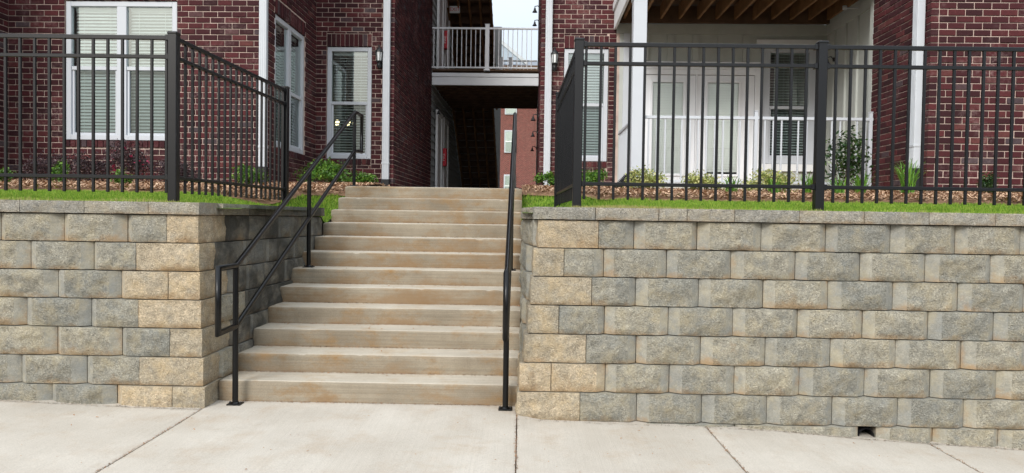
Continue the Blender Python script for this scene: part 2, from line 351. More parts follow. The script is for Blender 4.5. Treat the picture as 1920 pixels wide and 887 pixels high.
# ------------------------------------------------------------------ setting: sheets, sidewalk, lawn, beds
def sheet(name, x0, x1, y0, y1, z, mat):
    o = MB().add([(x0, y0, z), (x1, y0, z), (x1, y1, z), (x0, y1, z)], [(0, 1, 2, 3)]).build(name, mat); return tag(o, kind='structure')
sheet('ground', -400, 400, -400, 600, -.62, 'soil')
sheet('upper_ground', -400, 400, 11.5, 600, 1.60, 'farground')
sheet('road', -200, 200, -14, 2.2, -.36, 'asphalt')
tag(MB().bbox(-40, 40, 2.2, 2.36, -.5, -.2, .02).build('kerb', 'walk'), kind='structure')
walk = tag(grid('sidewalk', lin(-9.3, 8.2, 120), lin(2.37, 5.4, 12), lambda x, y: zwalk(x, y) - .05, 'soil'), kind='structure')
joints = [-9.3, -6.9, -4.53, -2.185, -.008, 1.29, 2.80, 4.3, 5.8, 8.2]
for a, b in zip(joints, joints[1:]):
    g_ = .0035
    def zf(x, y, a=a, b=b):
        e = min(x - a, b - x, y - 2.4); return zwalk(x, y) - (.006 * max(0, 1 - e / .02) if e < .02 else 0) + .0012 * noise.noise((x * 3, y * 3, 1))
    xs = [a + g_, a + g_ + .008] + lin(a + .03, b - .03, max(6, int((b - a) / .12))) + [b - g_ - .008, b - g_]
    grid('slab', xs, [2.4] + lin(2.42, 5.14, 24), zf, 'walk', walk, drop=.09)

yl = lin(5.2, 8.9, 60)
lawn_x = lin(-9, -2.083, 60)
lawn = tag(grid('lawn', lawn_x, lin(5.3, 9.6, 50), lambda x, y: zlawn(x, y) - .012, 'turf'), kind='structure')
lawn_r = tag(grid('lawn', lin(.008, 9, 70), lin(5.3, 9.6, 50), lambda x, y: zlawn(x, y) - .012, 'turf'), kind='structure')
def bed(x0, x1, n_):
    mb = MB(); xs = lin(x0, x1, n_); js = lin(0, 1, 26)
    P = [[(x, ymulch(x) + (13.2 - ymulch(x)) * t) for t in js] for x in xs]
    V = [(x, y, zlawn(x, y) + .012 + .02 * noise.noise((x * 5, y * 5, 3)) + .05 * min(1, (y - ymulch(x)) / .35)) for c in P for x, y in c]
    k = len(js)
    mb.add(V, [(i * k + j, (i + 1) * k + j, (i + 1) * k + j + 1, i * k + j + 1) for i in range(n_ - 1) for j in range(k - 1)], 0, True)
    return tag(mb.build('mulch_bed', 'mulchbed'), kind='structure')
bed(-9, -2.085, 70); bed(.01, 9, 90)
zbed = lambda x, y: zlawn(x, y) + .05

rng = np.random.default_rng(3)
def chips(name, label, n_, pick, sz, mat, zf, flat=.35, lift=.012):
    V = np.zeros((n_, 4, 3), np.float32); k = 0
    for i in range(n_):
        x, y = pick(); a = R.random() * PI; t = R.gauss(0, flat); L = R.uniform(.6, 1.5) * sz; W = L * R.uniform(.2, .5)
        ca, sa = math.cos(a), math.sin(a); z = zf(x, y) + R.uniform(.002, lift)
        for j, (p_, q_) in enumerate(((-1, -1), (1, -.6), (.9, 1), (-1, .7))):
            px, py = p_ * L / 2, q_ * W / 2
            V[i, j] = (x + ca * px - sa * py, y + sa * px + ca * py, z + math.sin(t) * px + R.uniform(-.3, .3) * W)
    o = np_mesh(name, V, np.arange(n_ * 4).reshape(-1, 4), mat, 4); return tag(o, label, kind='stuff')
def pick_bed(x0, x1):
    def f():
        x = R.uniform(x0, x1); y0 = ymulch(x) - .06; return x, y0 + abs(R.triangular(0, 4.2, .2))
    return f
chips('bark_mulch', 'brown bark mulch in the bed left of the stairs', 26000, pick_bed(-7, -2.1), .038, 'mulch', zbed, .4, .03)
chips('bark_mulch', 'brown bark mulch in the bed right of the stairs', 30000, pick_bed(.02, 6.6), .038, 'mulch', zbed, .4, .03)

def grass(name, label, n_, x0, x1, mat='grass', pickf=None, hh=(.02, .046)):
    V = np.zeros((n_, 3, 3), np.float32); i = 0
    while i < n_:
        if pickf: x, y = pickf()
        else:
            x = R.uniform(x0, x1); ym = ymulch(x) + .03; y = 5.33 + (ym - 5.33) * R.random() ** 1.25
        if (-2.24 + .065 * (y - 5.02) - .33 < x < -1 and y < 7.66) or (-1 < x < max(.01, .083 - .1 * (y - 5.02)) + .33 and y < 7.4) or -2.083 < x < .008:
            continue                                   # no turf on the cap stones
        cl = .5 + .8 * noise.noise((x * 2.2, y * 2.2, 9.)); h = R.uniform(*hh) * (1 + .45 * cl); a = R.random() * 2 * PI; w = R.uniform(.0035, .008); z = zlawn(x, y) - .014
        lx, ly = R.gauss(0, .3) * h, R.gauss(0, .3) * h; ca, sa = math.cos(a) * w, math.sin(a) * w
        V[i, 0] = (x - ca, y - sa, z); V[i, 1] = (x + ca, y + sa, z); V[i, 2] = (x + lx, y + ly, z + h); i += 1
    return tag(np_mesh(name, V, np.arange(n_ * 3).reshape(-1, 3), mat, 3), label, kind='stuff')
grass('grass', 'short green grass on the lawn strip left of the stairs', 60000, -5.4, -2.09)
grass('grass', 'short green grass on the lawn strip right of the stairs', 66000, .01, 5.6)
def dry_pick():
    if R.random() < .45: return R.gauss(.72, .24), R.uniform(5.345, 5.6)
    return R.choice([R.uniform(-5, -2.25), R.uniform(.3, 5.2)]), 5.33 + abs(R.gauss(0, .06))
grass('dry_grass', 'yellowed dry grass along the edge of the cap stones', 7500, 0, 0, 'drygrass', dry_pick, (.025, .055))

# ------------------------------------------------------------------ retaining walls
K = .975
COUR, ZT = .1981, 1.331
def rough_block(L, D, H_, chL=0., chR=0., amp=.012, side=False, seed=0, bulge=.010, mats=('split', 'split_s')):
    """front face at y=0 looking to -y, x from 0 to L, z from 0 to H_; chamfered sides are smooth facets"""
    cb = MB(); rec = .042
    rb = random.Random(seed * 7 + 1); ta, tb, tc = rb.gauss(0, .011), rb.gauss(0, .010), rb.uniform(.6, 1.35)
    inner = lin(chL, L - chR, max(5, int((L - chL - chR) / .017)))
    nz = max(5, int(H_ / .017)); zs = lin(0, H_, nz)
    def pt(x, z):
        u = (x - chL) / max(1e-6, L - chL - chR); w = z / H_
        ed = min(1, 6 * min(u, 1 - u) + .25) * min(1, 5 * min(w, 1 - w) + .2)
        q = Vector((x * 9 + seed * 3.7, seed * 1.3, z * 9)); d = (noise.fractal(q * .7, .8, 2.1, 4) * amp * 1.3 + noise.noise(q * 2.6) * amp * .5 + noise.noise(q * 5.3) * amp * .3) * tc + ta * (u - .5) + tb * (w - .5)
        e1 = 0.0025 * noise.noise((x * 14, z * 14, seed))
        return (x, -(bulge * min(1, 4 * min(u, 1 - u)) * min(1, 4 * min(w, 1 - w)) + d * ed), z + (e1 if 0 < z < H_ else (-.002 if z else .002) + e1 * .6))
    nx = len(inner); V = [pt(x, z) for z in zs for x in inner]
    cb.add(V, [(j * nx + i, j * nx + i + 1, (j + 1) * nx + i + 1, (j + 1) * nx + i) for j in range(nz - 1) for i in range(nx - 1)], 0, True)
    for ch, x0, col in ((chL, 0, 0), (chR, L, nx - 1)):
        edge = [V[j * nx + col] for j in range(nz)]
        if ch:
            out = [(x0, rec, e[2]) for e in edge]
            cb.add(edge + out, [(j, j + 1, nz + j + 1, nz + j) if x0 == 0 else (j, nz + j, nz + j + 1, j + 1) for j in range(nz - 1)], 1); edge = out
        if side and not ch:
            ys_ = lin(0, D, max(4, int(D / .03)))
            def sp(k, j):
                y = ys_[k]; w = j / (nz - 1); b = edge[j]
                if k == 0: return b
                q = Vector((seed * 5.1, y * 9, zs[j] * 9)); dd = (noise.fractal(q, .8, 2.1, 4) * amp * 1.2 + bulge * .6) * min(1, 5 * min(w, 1 - w) + .2)
                return (x0 + (dd if x0 else -dd), y, zs[j])
            cb.add([sp(k, j) for k in range(len(ys_)) for j in range(nz)], [(k * nz + j, k * nz + j + 1, (k + 1) * nz + j + 1, (k + 1) * nz + j) for k in range(len(ys_) - 1) for j in range(nz - 1)], 0, True)
        else:
            back = [(x0, D, e[2]) for e in edge]
            cb.add(edge + back, [(j, j + 1, nz + j + 1, nz + j) for j in range(nz - 1)], 1)
    for zrow in (0, nz - 1):
        row = [V[zrow * nx + i] for i in range(nx)]
        if chL: row = [(0, rec, row[0][2])] + row
        if chR: row = row + [(L, rec, row[-1][2])]
        k = len(row); back = [(q[0], D, q[2]) for q in row]
        cb.add(row + back, [(i, i + 1, k + i + 1, k + i) for i in range(k - 1)], 1)
    cb.box(.004, L - .004, D - .002, D, .002, H_ - .002, 1)
    return cb
WR = thing('retaining_wall', 'split faced block retaining wall with drain hole right of the stairs', 'retaining wall', (.1, 4.9, -.05))
WL = thing('retaining_wall', 'split faced block retaining wall with stained return left of the stairs', 'retaining wall', (-2.2, 4.9, -.02))
def block(par, org, L, D, H_, rot, chL, chR, seed, kind='split', side=False, name='block', amp=.0145, bulge=.012):
    mb = rough_block(L - .005, D, H_ - .003, chL, chR, amp, side, seed, bulge)
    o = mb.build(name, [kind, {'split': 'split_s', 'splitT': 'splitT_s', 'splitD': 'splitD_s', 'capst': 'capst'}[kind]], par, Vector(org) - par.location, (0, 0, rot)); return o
rowsR = [[.124, .56, .819, 1.272], [.093, .315, .602, 1.054], [.077, .514, .832, 1.283], [.061, .283, .61, 1.066], [.037, .478, .838, 1.296], [.006, .232, .62, 1.075], [-.006, .438, .844, 1.305], [.03, .32, .619, 1.076]]
rowsL = [[-2.32, -2.552, -2.856, -3.321], [-2.304, -2.765, -3.094, -3.554], [-2.291, -2.522, -2.881, -3.345], [-2.275, -2.729, -3.091, -3.563], [-2.259, -2.492, -2.857, -3.325], [-2.242, -2.703, -3.101, -3.573], [-2.222, -2.456, -2.871, -3.343]]
CH = .072
sd_ = 0
yf = lambda j: K * (5.168 - .0177 * j)
for j, r_ in enumerate(rowsR):
    xs = [v * K for v in r_]
    while xs[-1] < 7.2: xs.append(xs[-1] + (.457 + .0008 * len(xs)) * K)
    z = ZT - (j + 1) * COUR
    if j == 7: xs = xs[:5] + [2.405 * K, 2.531 * K, 2.928 * K] + [v for v in xs if v > 3.0]
    for i, (a, b) in enumerate(zip(xs, xs[1:])):
        sd_ += 1
        if j == 7 and abs(a - 2.405 * K) < 1e-6: continue
        if i == 0: block(WR, (a, yf(j), z), b - a, .24 if j % 2 == 0 else .42, COUR, 0, 0, 0, sd_, 'splitT', True, bulge=.006)
        else:
            tan = i == 1 and j in (5,) or (j == 0 and i == 0)
            block(WR, (a, yf(j) + R.uniform(-.003, .003), z), b - a, .28, COUR, R.gauss(0, .004), CH * R.uniform(.85, 1.1) if i > 1 else 0, CH * R.uniform(.6, .95) if i > 0 else 0, sd_, 'splitT' if tan else 'split')
    # the return along the stairs, looking to -x
    d = .24 if j % 2 == 0 else .42; yy = yf(j) + d
    while yy < 7.5 and yy < Y1 + ((ZT - j * COUR) / RISE + 1.5) * TREAD and j < 7:
        Ls = R.choice((.40, .44, .30)); sd_ += 1
        fx = lambda q: max(min(xs[0], .022), xs[0] - .10 * (q - yf(j))); xa = fx(yy + Ls); ang = (xa - fx(yy)) / Ls
        block(WR, (xa, yy + Ls, z), Ls, .25, COUR, -PI / 2 - ang, 0 if R.random() < .5 else .05, .05, sd_, 'split'); yy += Ls
for j, r_ in enumerate(rowsL):
    xs = [v * K for v in r_]
    while xs[-1] > -7.2: xs.append(xs[-1] - (.462 + .0008 * len(xs)) * K)
    z = ZT - .006 - (j + 1) * COUR
    for i, (b, a) in enumerate(zip(xs, xs[1:])):
        sd_ += 1
        if i == 0: block(WL, (a, yf(j), z), b - a, .46 if j % 2 == 0 else .24, COUR, 0, 0, 0, sd_, 'splitT', True, bulge=.006)
        else: block(WL, (a, yf(j) + R.uniform(-.003, .003), z), b - a, .28, COUR, R.gauss(0, .004), CH * R.uniform(.6, .95) if i > 0 else 0, CH * R.uniform(.85, 1.15) if i > 1 else 0, sd_, 'splitT' if i == 1 and j in (2, 6) else 'split')
    d = .46 if j % 2 == 0 else .24; yy = yf(j) + d; ang = .065
    while yy < 7.45 and yy < Y1 + ((ZT - j * COUR) / RISE + 1.8) * TREAD:
        Ls = R.choice((.34, .44, .26, .30)); Ls = min(Ls, 7.62 - yy); sd_ += 1
        block(WL, (xs[0] + ang * (yy - yf(j)), yy, z), Ls, .25, COUR, PI / 2 - ang, .045 if R.random() < .6 else 0, 0, sd_, 'splitD' if yy > yf(j) + .3 or j < 2 else 'split'); yy += Ls
CAPH = .092
cx = [v * K for v in (.091, .532, .984, 1.184, 1.521, 1.978, 2.437, 2.894, 3.361)]
while cx[-1] < 7: cx.append(cx[-1] + .447)
for i, (a, b) in enumerate(zip(cx, cx[1:])):
    sd_ += 1; block(WR, (a, K * 5.145, ZT), b - a, .32, CAPH, 0, 0, 0, sd_, 'capst', i == 0, 'cap_stone', .006, .004)
cx = [v * K for v in (-2.305, -2.675, -3.138, -3.604)]
while cx[-1] > -7: cx.append(cx[-1] - .449)
for i, (b, a) in enumerate(zip(cx, cx[1:])):
    sd_ += 1; block(WL, (a, K * 5.145, ZT - .006), b - a, .32, CAPH, 0, 0, 0, sd_, 'capst', i == 0, 'cap_stone', .006, .004)
for par, x0, ang, sgn, zz, yend in ((WL, -2.305 * K + .008, .065, 1, ZT - .006, 7.55), (WR, .091 * K - .006, -.10, -1, ZT, 7.3)):
    yy = K * 5.145 + .325
    while yy < yend:
        Ls = min(.45, yend + .05 - yy); sd_ += 1; xx = x0 + ang * (yy - 5.02)
        if sgn > 0: block(par, (xx, yy, zz), Ls, .3, CAPH, PI / 2 - ang, 0, 0, sd_, 'capst' if yy < 5.7 else 'splitD', yy + Ls > yend - .1, 'cap_stone', .006, .004)
        else:
            fx = lambda q: max(.008, x0 - .10 * (q - 5.02)); ang = (fx(yy + Ls) - fx(yy)) / Ls
            block(par, (fx(yy + Ls), yy + Ls, zz), Ls, .3, CAPH, -PI / 2 - ang, 0, 0, sd_, 'capst', False, 'cap_stone', .006, .004)
        yy += Ls
# soil behind the blocks so that joints stay dark
MB().box(-7.5, -2.48, 5.25, 5.32, -.4, 1.385).box(-2.5, -2.42, 5.25, 7.4, -.4, 1.34).build('backfill', 'soil', WL, -WL.location)
MB().box(.28, 7.5, 5.25, 5.32, -.5, 1.385).box(.26, .33, 5.25, 7.3, -.4, 1.34).build('backfill', 'soil', WR, -WR.location)
dp = thing('drain_pipe', 'black corrugated drain pipe end in the foot of the right wall', 'pipe', (2.405, 4.96, -.15))
cor = MB(); prof = [(.052 + (.004 if k % 2 else 0), .012 * k) for k in range(22)]
cor.lathe(prof, 18); o = cor.build('pipe', 'black', dp, (0, 0, .02), (-PI / 2, 0, 0))
MB().box(-.075, .075, .25, .26, -.1, .12).build('pipe_end', 'black', dp)

# ------------------------------------------------------------------ concrete stairs
ST = thing('concrete_stairs', 'weathered tan concrete stairs of twelve steps between the block walls', 'stairs', (-1.04, Y1, 0))
for k in range(1, NST + 1):
    yk = Y1 + (k - 1) * TREAD; zt = k * RISE; zb = zt - RISE - (.14 if k == 1 else .02)
    back = yk + TREAD + .06 if k < NST else 9.6
    x0 = ip(k, (1, 2, 4, 7, 8, 12), (-2.16, -2.15, -2.13, -2.16, -2.085, -2.079)); x1 = .006 + .004 * R.random()
    rn = .021; pf = [(0., zb - zt)] + [(.001, -RISE * .5), (.0, -rn)] + [(rn - rn * math.cos(a), -rn + rn * math.sin(a)) for a in lin(PI / 10, PI / 2, 5)] + [(rn + .01, 0), (.12, .001), (back - yk, .002)]
    nx = 90; V = []; mb = MB()
    for i in range(nx):
        x = x0 + (x1 - x0) * i / (nx - 1); e = min(i, nx - 1 - i); rd = .018 * max(0, 1 - e / 1.6)
        for (dy, dz) in pf:
            w = noise.fractal((x * 4, k * 5.3, dz * 6), .9, 2, 3) * .0042 + noise.noise((x * 30, k * 3.1, dz * 30)) * .0011
            chip = .012 * max(0, noise.noise((x * 11, k * 9.7, 2.)) - .36) * (1 if -.03 < dz < .001 and dy < .04 else 0) * 3
            V.append((x, yk + dy + w + chip + (rd if dy < .03 else 0), zt + dz - (chip if dz > -.03 else 0) - (rd * .5 if dz > -.02 else 0) + .0015 * noise.noise((x * 1.5, k, 0))))
    m_ = len(pf)
    Fr = [(i * m_ + j, (i + 1) * m_ + j, (i + 1) * m_ + j + 1, i * m_ + j + 1) for i in range(nx - 1) for j in range(m_ - 1)]
    mb.add(V, Fr, 0, True)
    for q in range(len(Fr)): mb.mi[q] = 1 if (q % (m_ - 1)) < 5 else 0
    for i in (0, nx - 1):
        ring = [V[i * m_ + j] for j in range(m_)] + [(V[i * m_][0], back, zb)]; mb.add(ring, [tuple(range(len(ring)))], 1)
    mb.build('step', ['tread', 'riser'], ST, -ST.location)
tag(MB().box(-2.05, -.02, 9.55, 34, 1.5, TOP - .004).build('path', 'path'), kind='structure')

# ------------------------------------------------------------------ stair handrails
def handrail(X, label, rr=.021):
    t = thing('stair_handrail', label, 'handrail', (X, 5.04, 0))
    P = lambda y, z: (0, y - 5.04, z)
    ztop = lambda y: .972 + .4475 * (y - 5.04); zlow = lambda y: .545 + .4385 * (y - 5.04)
    MB().tube([P(5.04, zlow(5.04)), P(4.745, .540), P(4.745, .972), P(5.04, ztop(5.04)), P(8.62, ztop(8.62)), P(8.985, ztop(8.62) + .005), P(8.985, 2.13), P(8.6, zlow(8.6))], rr, 12).build('top_rail', 'rail', t)
    MB().tube([P(5.045, zlow(5.045)), P(8.60, zlow(8.60))], rr * .92, 12).build('lower_rail', 'rail', t)
    for y, z0 in ((5.04, zwalk(X, 5.04)), (6.78, 6 * RISE), (8.60, TOP)):
        q = MB().tube([P(y, z0), P(y, ztop(y) - .004)], rr * .97, 12).build('post', 'rail', t)
        pl = MB().bbox(-.048, .048, y - 5.04 - .042, y - 5.04 + .042, z0, z0 + .008, .002)
        for sx in (-1, 1): pl.lathe([(0, .02), (.007, .018), (.009, .01)], 8, (sx * .037, y - 5.04, z0))
        pl.lathe([(.031, .01), (.024, .018), (.021, .019)], 12, (0, y - 5.04, z0)); pl.build('base_plate', 'rail', q)
    return t
handrail(-2.0, 'black pipe handrail along the left side of the concrete stairs')
handrail(-.09, 'black pipe handrail along the right side of the concrete stairs')

# ------------------------------------------------------------------ black metal fences
PK = .0195
pk_cache = {}
def fence(name, label, segs, base):
    t = thing(name, label, 'fence', base)
    bx, by = base[0], base[1]; bz = base[2]
    def rel(x, y, z): return (x - bx, y - by, z - bz)
    posts = []
    for (p0, p1, posts_s) in segs:
        d = Vector((p1[0] - p0[0], p1[1] - p0[1], 0)); L = d.length; d.normalize(); ang = math.atan2(d.y, d.x)
        for s in posts_s:
            q = Vector((p0[0], p0[1], 0)) + d * s
            if any((q - w).length < .05 for w in posts): continue
            posts.append(q); zg = zlawn(q.x, q.y)
            mb = MB().bbox(-.034, .034, -.034, .034, zg - .15 - bz, 2.722 - bz, .004)
            po = mb.build('post', 'fence', t, rel(q.x, q.y, bz), (0, 0, ang))
            MB().bbox(-.039, .039, -.039, .039, 2.717 - bz, 2.738 - bz, .006).build('post_cap', 'fence', po)
        for z, hh in ((2.694, .016), (2.547, .014), (1.612, .014)):
            MB().bbox(.0, L, -.015, .015, -hh, hh, .003).build('rail', 'fence', t, rel(p0[0], p0[1], z), (0, 0, ang))
        for s in posts_s:
            for sg in (-1, 1):
                if not -.01 < s + sg * .05 < L + .01: continue
                q = Vector((p0[0], p0[1], 0)) + d * (s + sg * .047)
                for z in (2.694, 2.547, 1.612): MB().bbox(-.013, .013, -.021, .021, -.022, .022, .003).build('bracket', 'fence', t, rel(q.x, q.y, z), (0, 0, ang))
        n_ = int(round(L / .1142)); pitch = L / n_
        if 'me' not in pk_cache: pk_cache['me'] = MB().bbox(-PK / 2, PK / 2, -PK / 2, PK / 2, 0, 1.195, .002).build('picket', 'fence', t, (0, 0, -500)); tmp = pk_cache['me']; pk_cache['mesh'] = tmp.data; bpy.data.objects.remove(tmp)
        for i in range(n_):
            s = (i + .5) * pitch
            if any(abs(s - w) < .045 for w in posts_s): continue
            q = Vector((p0[0], p0[1], 0)) + d * s
            link('picket', pk_cache['mesh'], t, rel(q.x + R.gauss(0, .0008), q.y, 1.492), (0, 0, ang))
    return t
fence('metal_fence', 'black metal picket fence on the lawn left of the stairs', [((-6.5, 5.6), (-2.714, 5.6), [3.786, 1.9, 0]), ((-2.714, 5.6), (-2.60, 7.9), [0, 2.303])], (-2.714, 5.6, 1.4))
fence('metal_fence', 'black metal picket fence on the lawn right of the stairs', [((.433, 5.65), (6.8, 5.65), [0, 1.879, 3.76, 5.64]), ((.433, 5.65), (.40, 8.05), [0, 2.4])], (.433, 5.65, 1.4))

# ------------------------------------------------------------------ apartment building (own axes u right, v deep, turned a little)
DEL = .01572
def B(u, v, z): return (math.cos(DEL) * u + math.sin(DEL) * v, -math.sin(DEL) * u + math.cos(DEL) * v, z)
BASE = (-1.0, 12.17, 1.60)
BL = thing('apartment_building', 'dark red brick apartment building with white windows and open breezeway', 'building', B(*BASE), -DEL)
OFF = tuple(-c for c in BASE)
def part(mb, name, mats, parent=None):
    return mb.build(name, mats, parent or BL, OFF if parent is None else (0, 0, 0))
def Tf(u, v): return lambda s, d, z: (u + s, v - d, z)            # wall looking to -v, s to the right
def Tr(u, v): return lambda s, d, z: (u + d, v + s, z)            # wall looking to +u
def Tl(u, v): return lambda s, d, z: (u - d, v - s, z)            # wall looking to -u, s from the far end to the near one
BH, BLN, JT, BD = .0795, .2032, .0125, .09
Z0B, Z1B = 1.585, 5.0
n_single = [0]
bcache = {}
def brick_mesh(L, H_):
    key = (round(L, 3), round(H_, 3))
    if key not in bcache:
        e = .0035; mb = MB()
        V = [(e, 0, e), (L - e, 0, e), (L - e, 0, H_ - e), (e, 0, H_ - e), (0, -e, 0), (L, -e, 0), (L, -e, H_), (0, -e, H_), (0, -BD, 0), (L, -BD, 0), (L, -BD, H_), (0, -BD, H_)]
        fs = [(0, 1, 2, 3)] + [(i, 4 + i, 4 + (i + 1) % 4, (i + 1) % 4) for i in range(4)] + [(4 + i, 8 + i, 8 + (i + 1) % 4, 4 + (i + 1) % 4) for i in range(4)]
        bcache[key] = (V, fs, {})
    return bcache[key]
def wall(T, L, ops=(), o0=None, o1=None, single=None, z0=Z0B, z1=Z1B, ph=0.):
    """ops: (s0,s1,z0,z1,soldier,sill); the wall core is mortar, the bricks stand proud of it; o0/o1: the end is an
    outer corner where this wall gives way in even (0) or odd (1) courses, None: an inner corner or hidden end"""
    holes = [(a, b, c, d) for a, b, c, d, *_ in ops]
    core = MB(T); ex = .007
    c0, c1 = (-.06 if o0 is None else .0112), (L + .06 if o1 is None else L - .0112)
    ss = sorted({c0, c1} | {v for a, b, c, d in holes for v in (a - ex, b + ex)}); zz = sorted({z0 - .3, z1} | {v for a, b, c, d in holes for v in (c - ex, d + ex)})
    for a, b in zip(ss, ss[1:]):
        for c, d in zip(zz, zz[1:]):
            if any(h[0] - .01 < (a + b) / 2 < h[1] + .01 and h[2] - .01 < (c + d) / 2 < h[3] + .01 for h in holes): continue
            if c < d: core.box(a, b, -.011, -.105, c, d)
    W = part(core, 'brick_wall', 'mortar')
    bw = MB(T); singles = []
    zones = [(a, b, c, d) for a, b, c, d in holes]
    def put(s, z, Lb, Hb, out=0.):
        if Lb < .025 or Hb < .02: return
        V, fs, me = brick_mesh(Lb, Hb)
        dz, do = R.gauss(0, .0007), R.gauss(0, .0016) + out
        if single and single(s, z) and n_single[0] < 300 and Hb > .05:
            n_single[0] += 1
            if T not in me:
                q = MB(lambda x, d, z_: tuple(np.subtract(T(x, d, z_), T(0, 0, 0)))).add(V, fs); me[T] = q
                o = q.build('brick', 'brick', W, T(s, do, z + dz)); me[T] = o.data
            else: link('brick', me[T], W, T(s, do, z + dz))
        else: bw.add([(s + x, y + do, z + q + dz) for x, y, q in V], fs)
    for a, b, c, d, sol, sil in ops:
        if sol:
            n_ = max(1, int(round((b - a) / .0795))); pw = (b - a) / n_
            for i in range(n_): put(a + i * pw + .004, d + .006, pw - .009, .2032, .002)
            zones.append((a, b, d, d + .2155))
        if sil:
            n_ = max(1, int(round((b - a) / .0795))); pw = (b - a) / n_
            for i in range(n_): put(a + i * pw + .004, c - .098, pw - .009, .09, .012)
            zones.append((a, b, c - .104, c))
    rows = int((z1 - z0) / BH)
    for r_ in range(rows):
        za = z0 + r_ * BH; zb = za + BH - JT
        s = -((r_ % 2) * .5 + ph) * BLN
        trim0 = BD + .010 if o0 is not None and r_ % 2 == o0 else 0.; trim1 = BD + .010 if o1 is not None and r_ % 2 == o1 else 0.
        while s < L:
            e0, e1 = max(s, trim0), min(s + BLN - JT, L - trim1)
            if s + BLN + .045 > L - trim1: e1 = L - trim1 - (.003 if trim1 else 0)
            if s < trim0 and e1 - e0 < .05: s += BLN; carry = True; continue
            if e0 > s or (r_ + 1 and e0 - trim0 < .05 and e0 > trim0): e0 = trim0 + (.003 if trim0 else 0)
            last = s + BLN + .045 > L - trim1
            segs = [(e0, e1)]; s += BLN if not last else 99
            zs_ = [(za, zb)]
            for (a, b, c, d) in zones:
                if zb <= c or za >= d: continue
                if (za < c < zb or za < d < zb):      # a course cut by the opening: keep a thin slip above or below
                    if min(c - za, zb - d, key=abs) is None: continue
                ns = []
                for (p_, q_) in segs:
                    if q_ <= a or p_ >= b: ns.append((p_, q_)); continue
                    if p_ < a: ns.append((p_, a - JT * .6))
                    if q_ > b: ns.append((b + JT * .6, q_))
                    sl0, sl1 = (d + .008, zb) if zb > d else (za, c - .008)
                    if (zb > d or za < c) and sl1 - sl0 > .02: put(max(p_, a), sl0, min(q_, b) - max(p_, a), sl1 - sl0)
                segs = ns
            for p_, q_ in segs:
                if q_ - p_ > .03: put(p_, za, q_ - p_, zb - za)
    o = bw.build('brickwork', 'brick', W); tag(o, kind='stuff')
    return W
def upper(T, L, z0=Z1B, z1=10.6, name='upper_wall'):
    return part(MB(T).box(0, L, 0, -.12, z0, z1), name, 'brick_up')

SOL, SIL = 1, 1
# left wing front, its recess and the breezeway flank
W1_ops = [(7.327 - 6.53, 7.327 - 4.957, 2.335, 4.262, SOL, SIL)]
T8 = Tf(4.68, 8.73); T1 = Tf(-7.327, 9.9)
wall(T8, 4.0, (), o0=0, single=lambda s, z: s < 1.32 and 1.6 < z < 4.12)
wall(T1, 7.327 - 3.695, W1_ops, o1=0, single=lambda s, z: s > 2.35 and z > 2.0 and z < 4.2)
T0 = Tr(-7.327, 8.5); wall(T0, 1.4)
T2 = Tr(-3.695, 9.9); W2_ops = [(.335, 1.686, 2.305, 4.205, SOL, SIL)]; wall(T2, 2.27, W2_ops, o0=1, z1=5.35)
T3 = Tf(-3.695, 12.17); W3_ops = [(.179, .942, 2.295, 4.187, SOL, SIL)]; wall(T3, 1.331, W3_ops, o1=0, z1=5.35)
T4 = Tr(-2.364, 12.17); wall(T4, 4.45, o0=1, z1=6.7)
T5 = Tf(.094, 12.17); W5_ops = [(.396, 1.142, 2.305, 4.187, SOL, SIL)]; wall(T5, 1.262, W5_ops, o0=0, z1=5.35)
T6 = Tl(.094, 17.2); wall(T6, 5.03, o1=1, z1=6.7)
T7 = Tl(4.68, 10.2); wall(T7, 1.47, o1=1, ph=.3)
for T, L, zu in ((T8, 4., 5.), (T1, 3.632, 5.), (T0, 1.4, 5.), (T2, 2.27, 5.35), (T3, 1.331, 5.35), (T4, 4.45, 6.7), (T5, 1.262, 5.35), (T6, 5.03, 6.7), (T7, 1.47, 5.)): upper(T, L, zu)
part(MB().box(-14, -7.33, 8.5, 8.62, 1.3, 10.6).box(-2.47, -2.37, 16.7, 26, 7.9, 10.6).box(.10, .2, 17.25, 26, 1.4, 10.6), 'upper_wall', 'brick_up')
part(MB().box(-14, -7.2, 8.3, 26, 10.6, 10.8).box(-7.2, -3.6, 9.7, 26, 10.61, 10.81).box(-3.6, -2.25, 12, 26, 10.6, 10.8).box(-.02, 4.6, 12, 26, 10.6, 10.8).box(4.6, 9, 8.5, 26, 10.61, 10.81), 'roof', 'roofsh')

def blind(T, s0, s1, z0, z1, d, tilt, par, pitch=.046, skip=0):
    mb = MB(T); z = z1 - .05; mb.box(s0, s1, d - .02, d + .02, z1 - .045, z1)
    w = .047
    while z > z0 + .02:
        dd, dz = math.cos(tilt) * w / 2, math.sin(tilt) * w / 2
        mb.add([(s0, d - dd, z + dz), (s1, d - dd, z + dz), (s1, d + dd, z - dz), (s0, d + dd, z - dz)], [(0, 1, 2, 3)]); z -= pitch * (1 + R.gauss(0, .01))
    for f_ in (.2, .8):
        q = s0 + (s1 - s0) * f_; mb.box(q - .0015, q + .0015, d + .026, d + .028, z0, z1)
    return tag(mb.build('blind', 'blind', par), kind='stuff')
def room(T, s0, s1, z0, z1, d0, depth, par):
    a = [(s0, d0, z0), (s1, d0, z0), (s1, d0, z1), (s0, d0, z1), (s0, -depth, z0), (s1, -depth, z0), (s1, -depth, z1), (s0, -depth, z1)]
    return MB(T).add(a, [(4, 5, 6, 7), (0, 1, 5, 4), (1, 2, 6, 5), (2, 3, 7, 6), (3, 0, 4, 7)]).build('room', 'room', par)
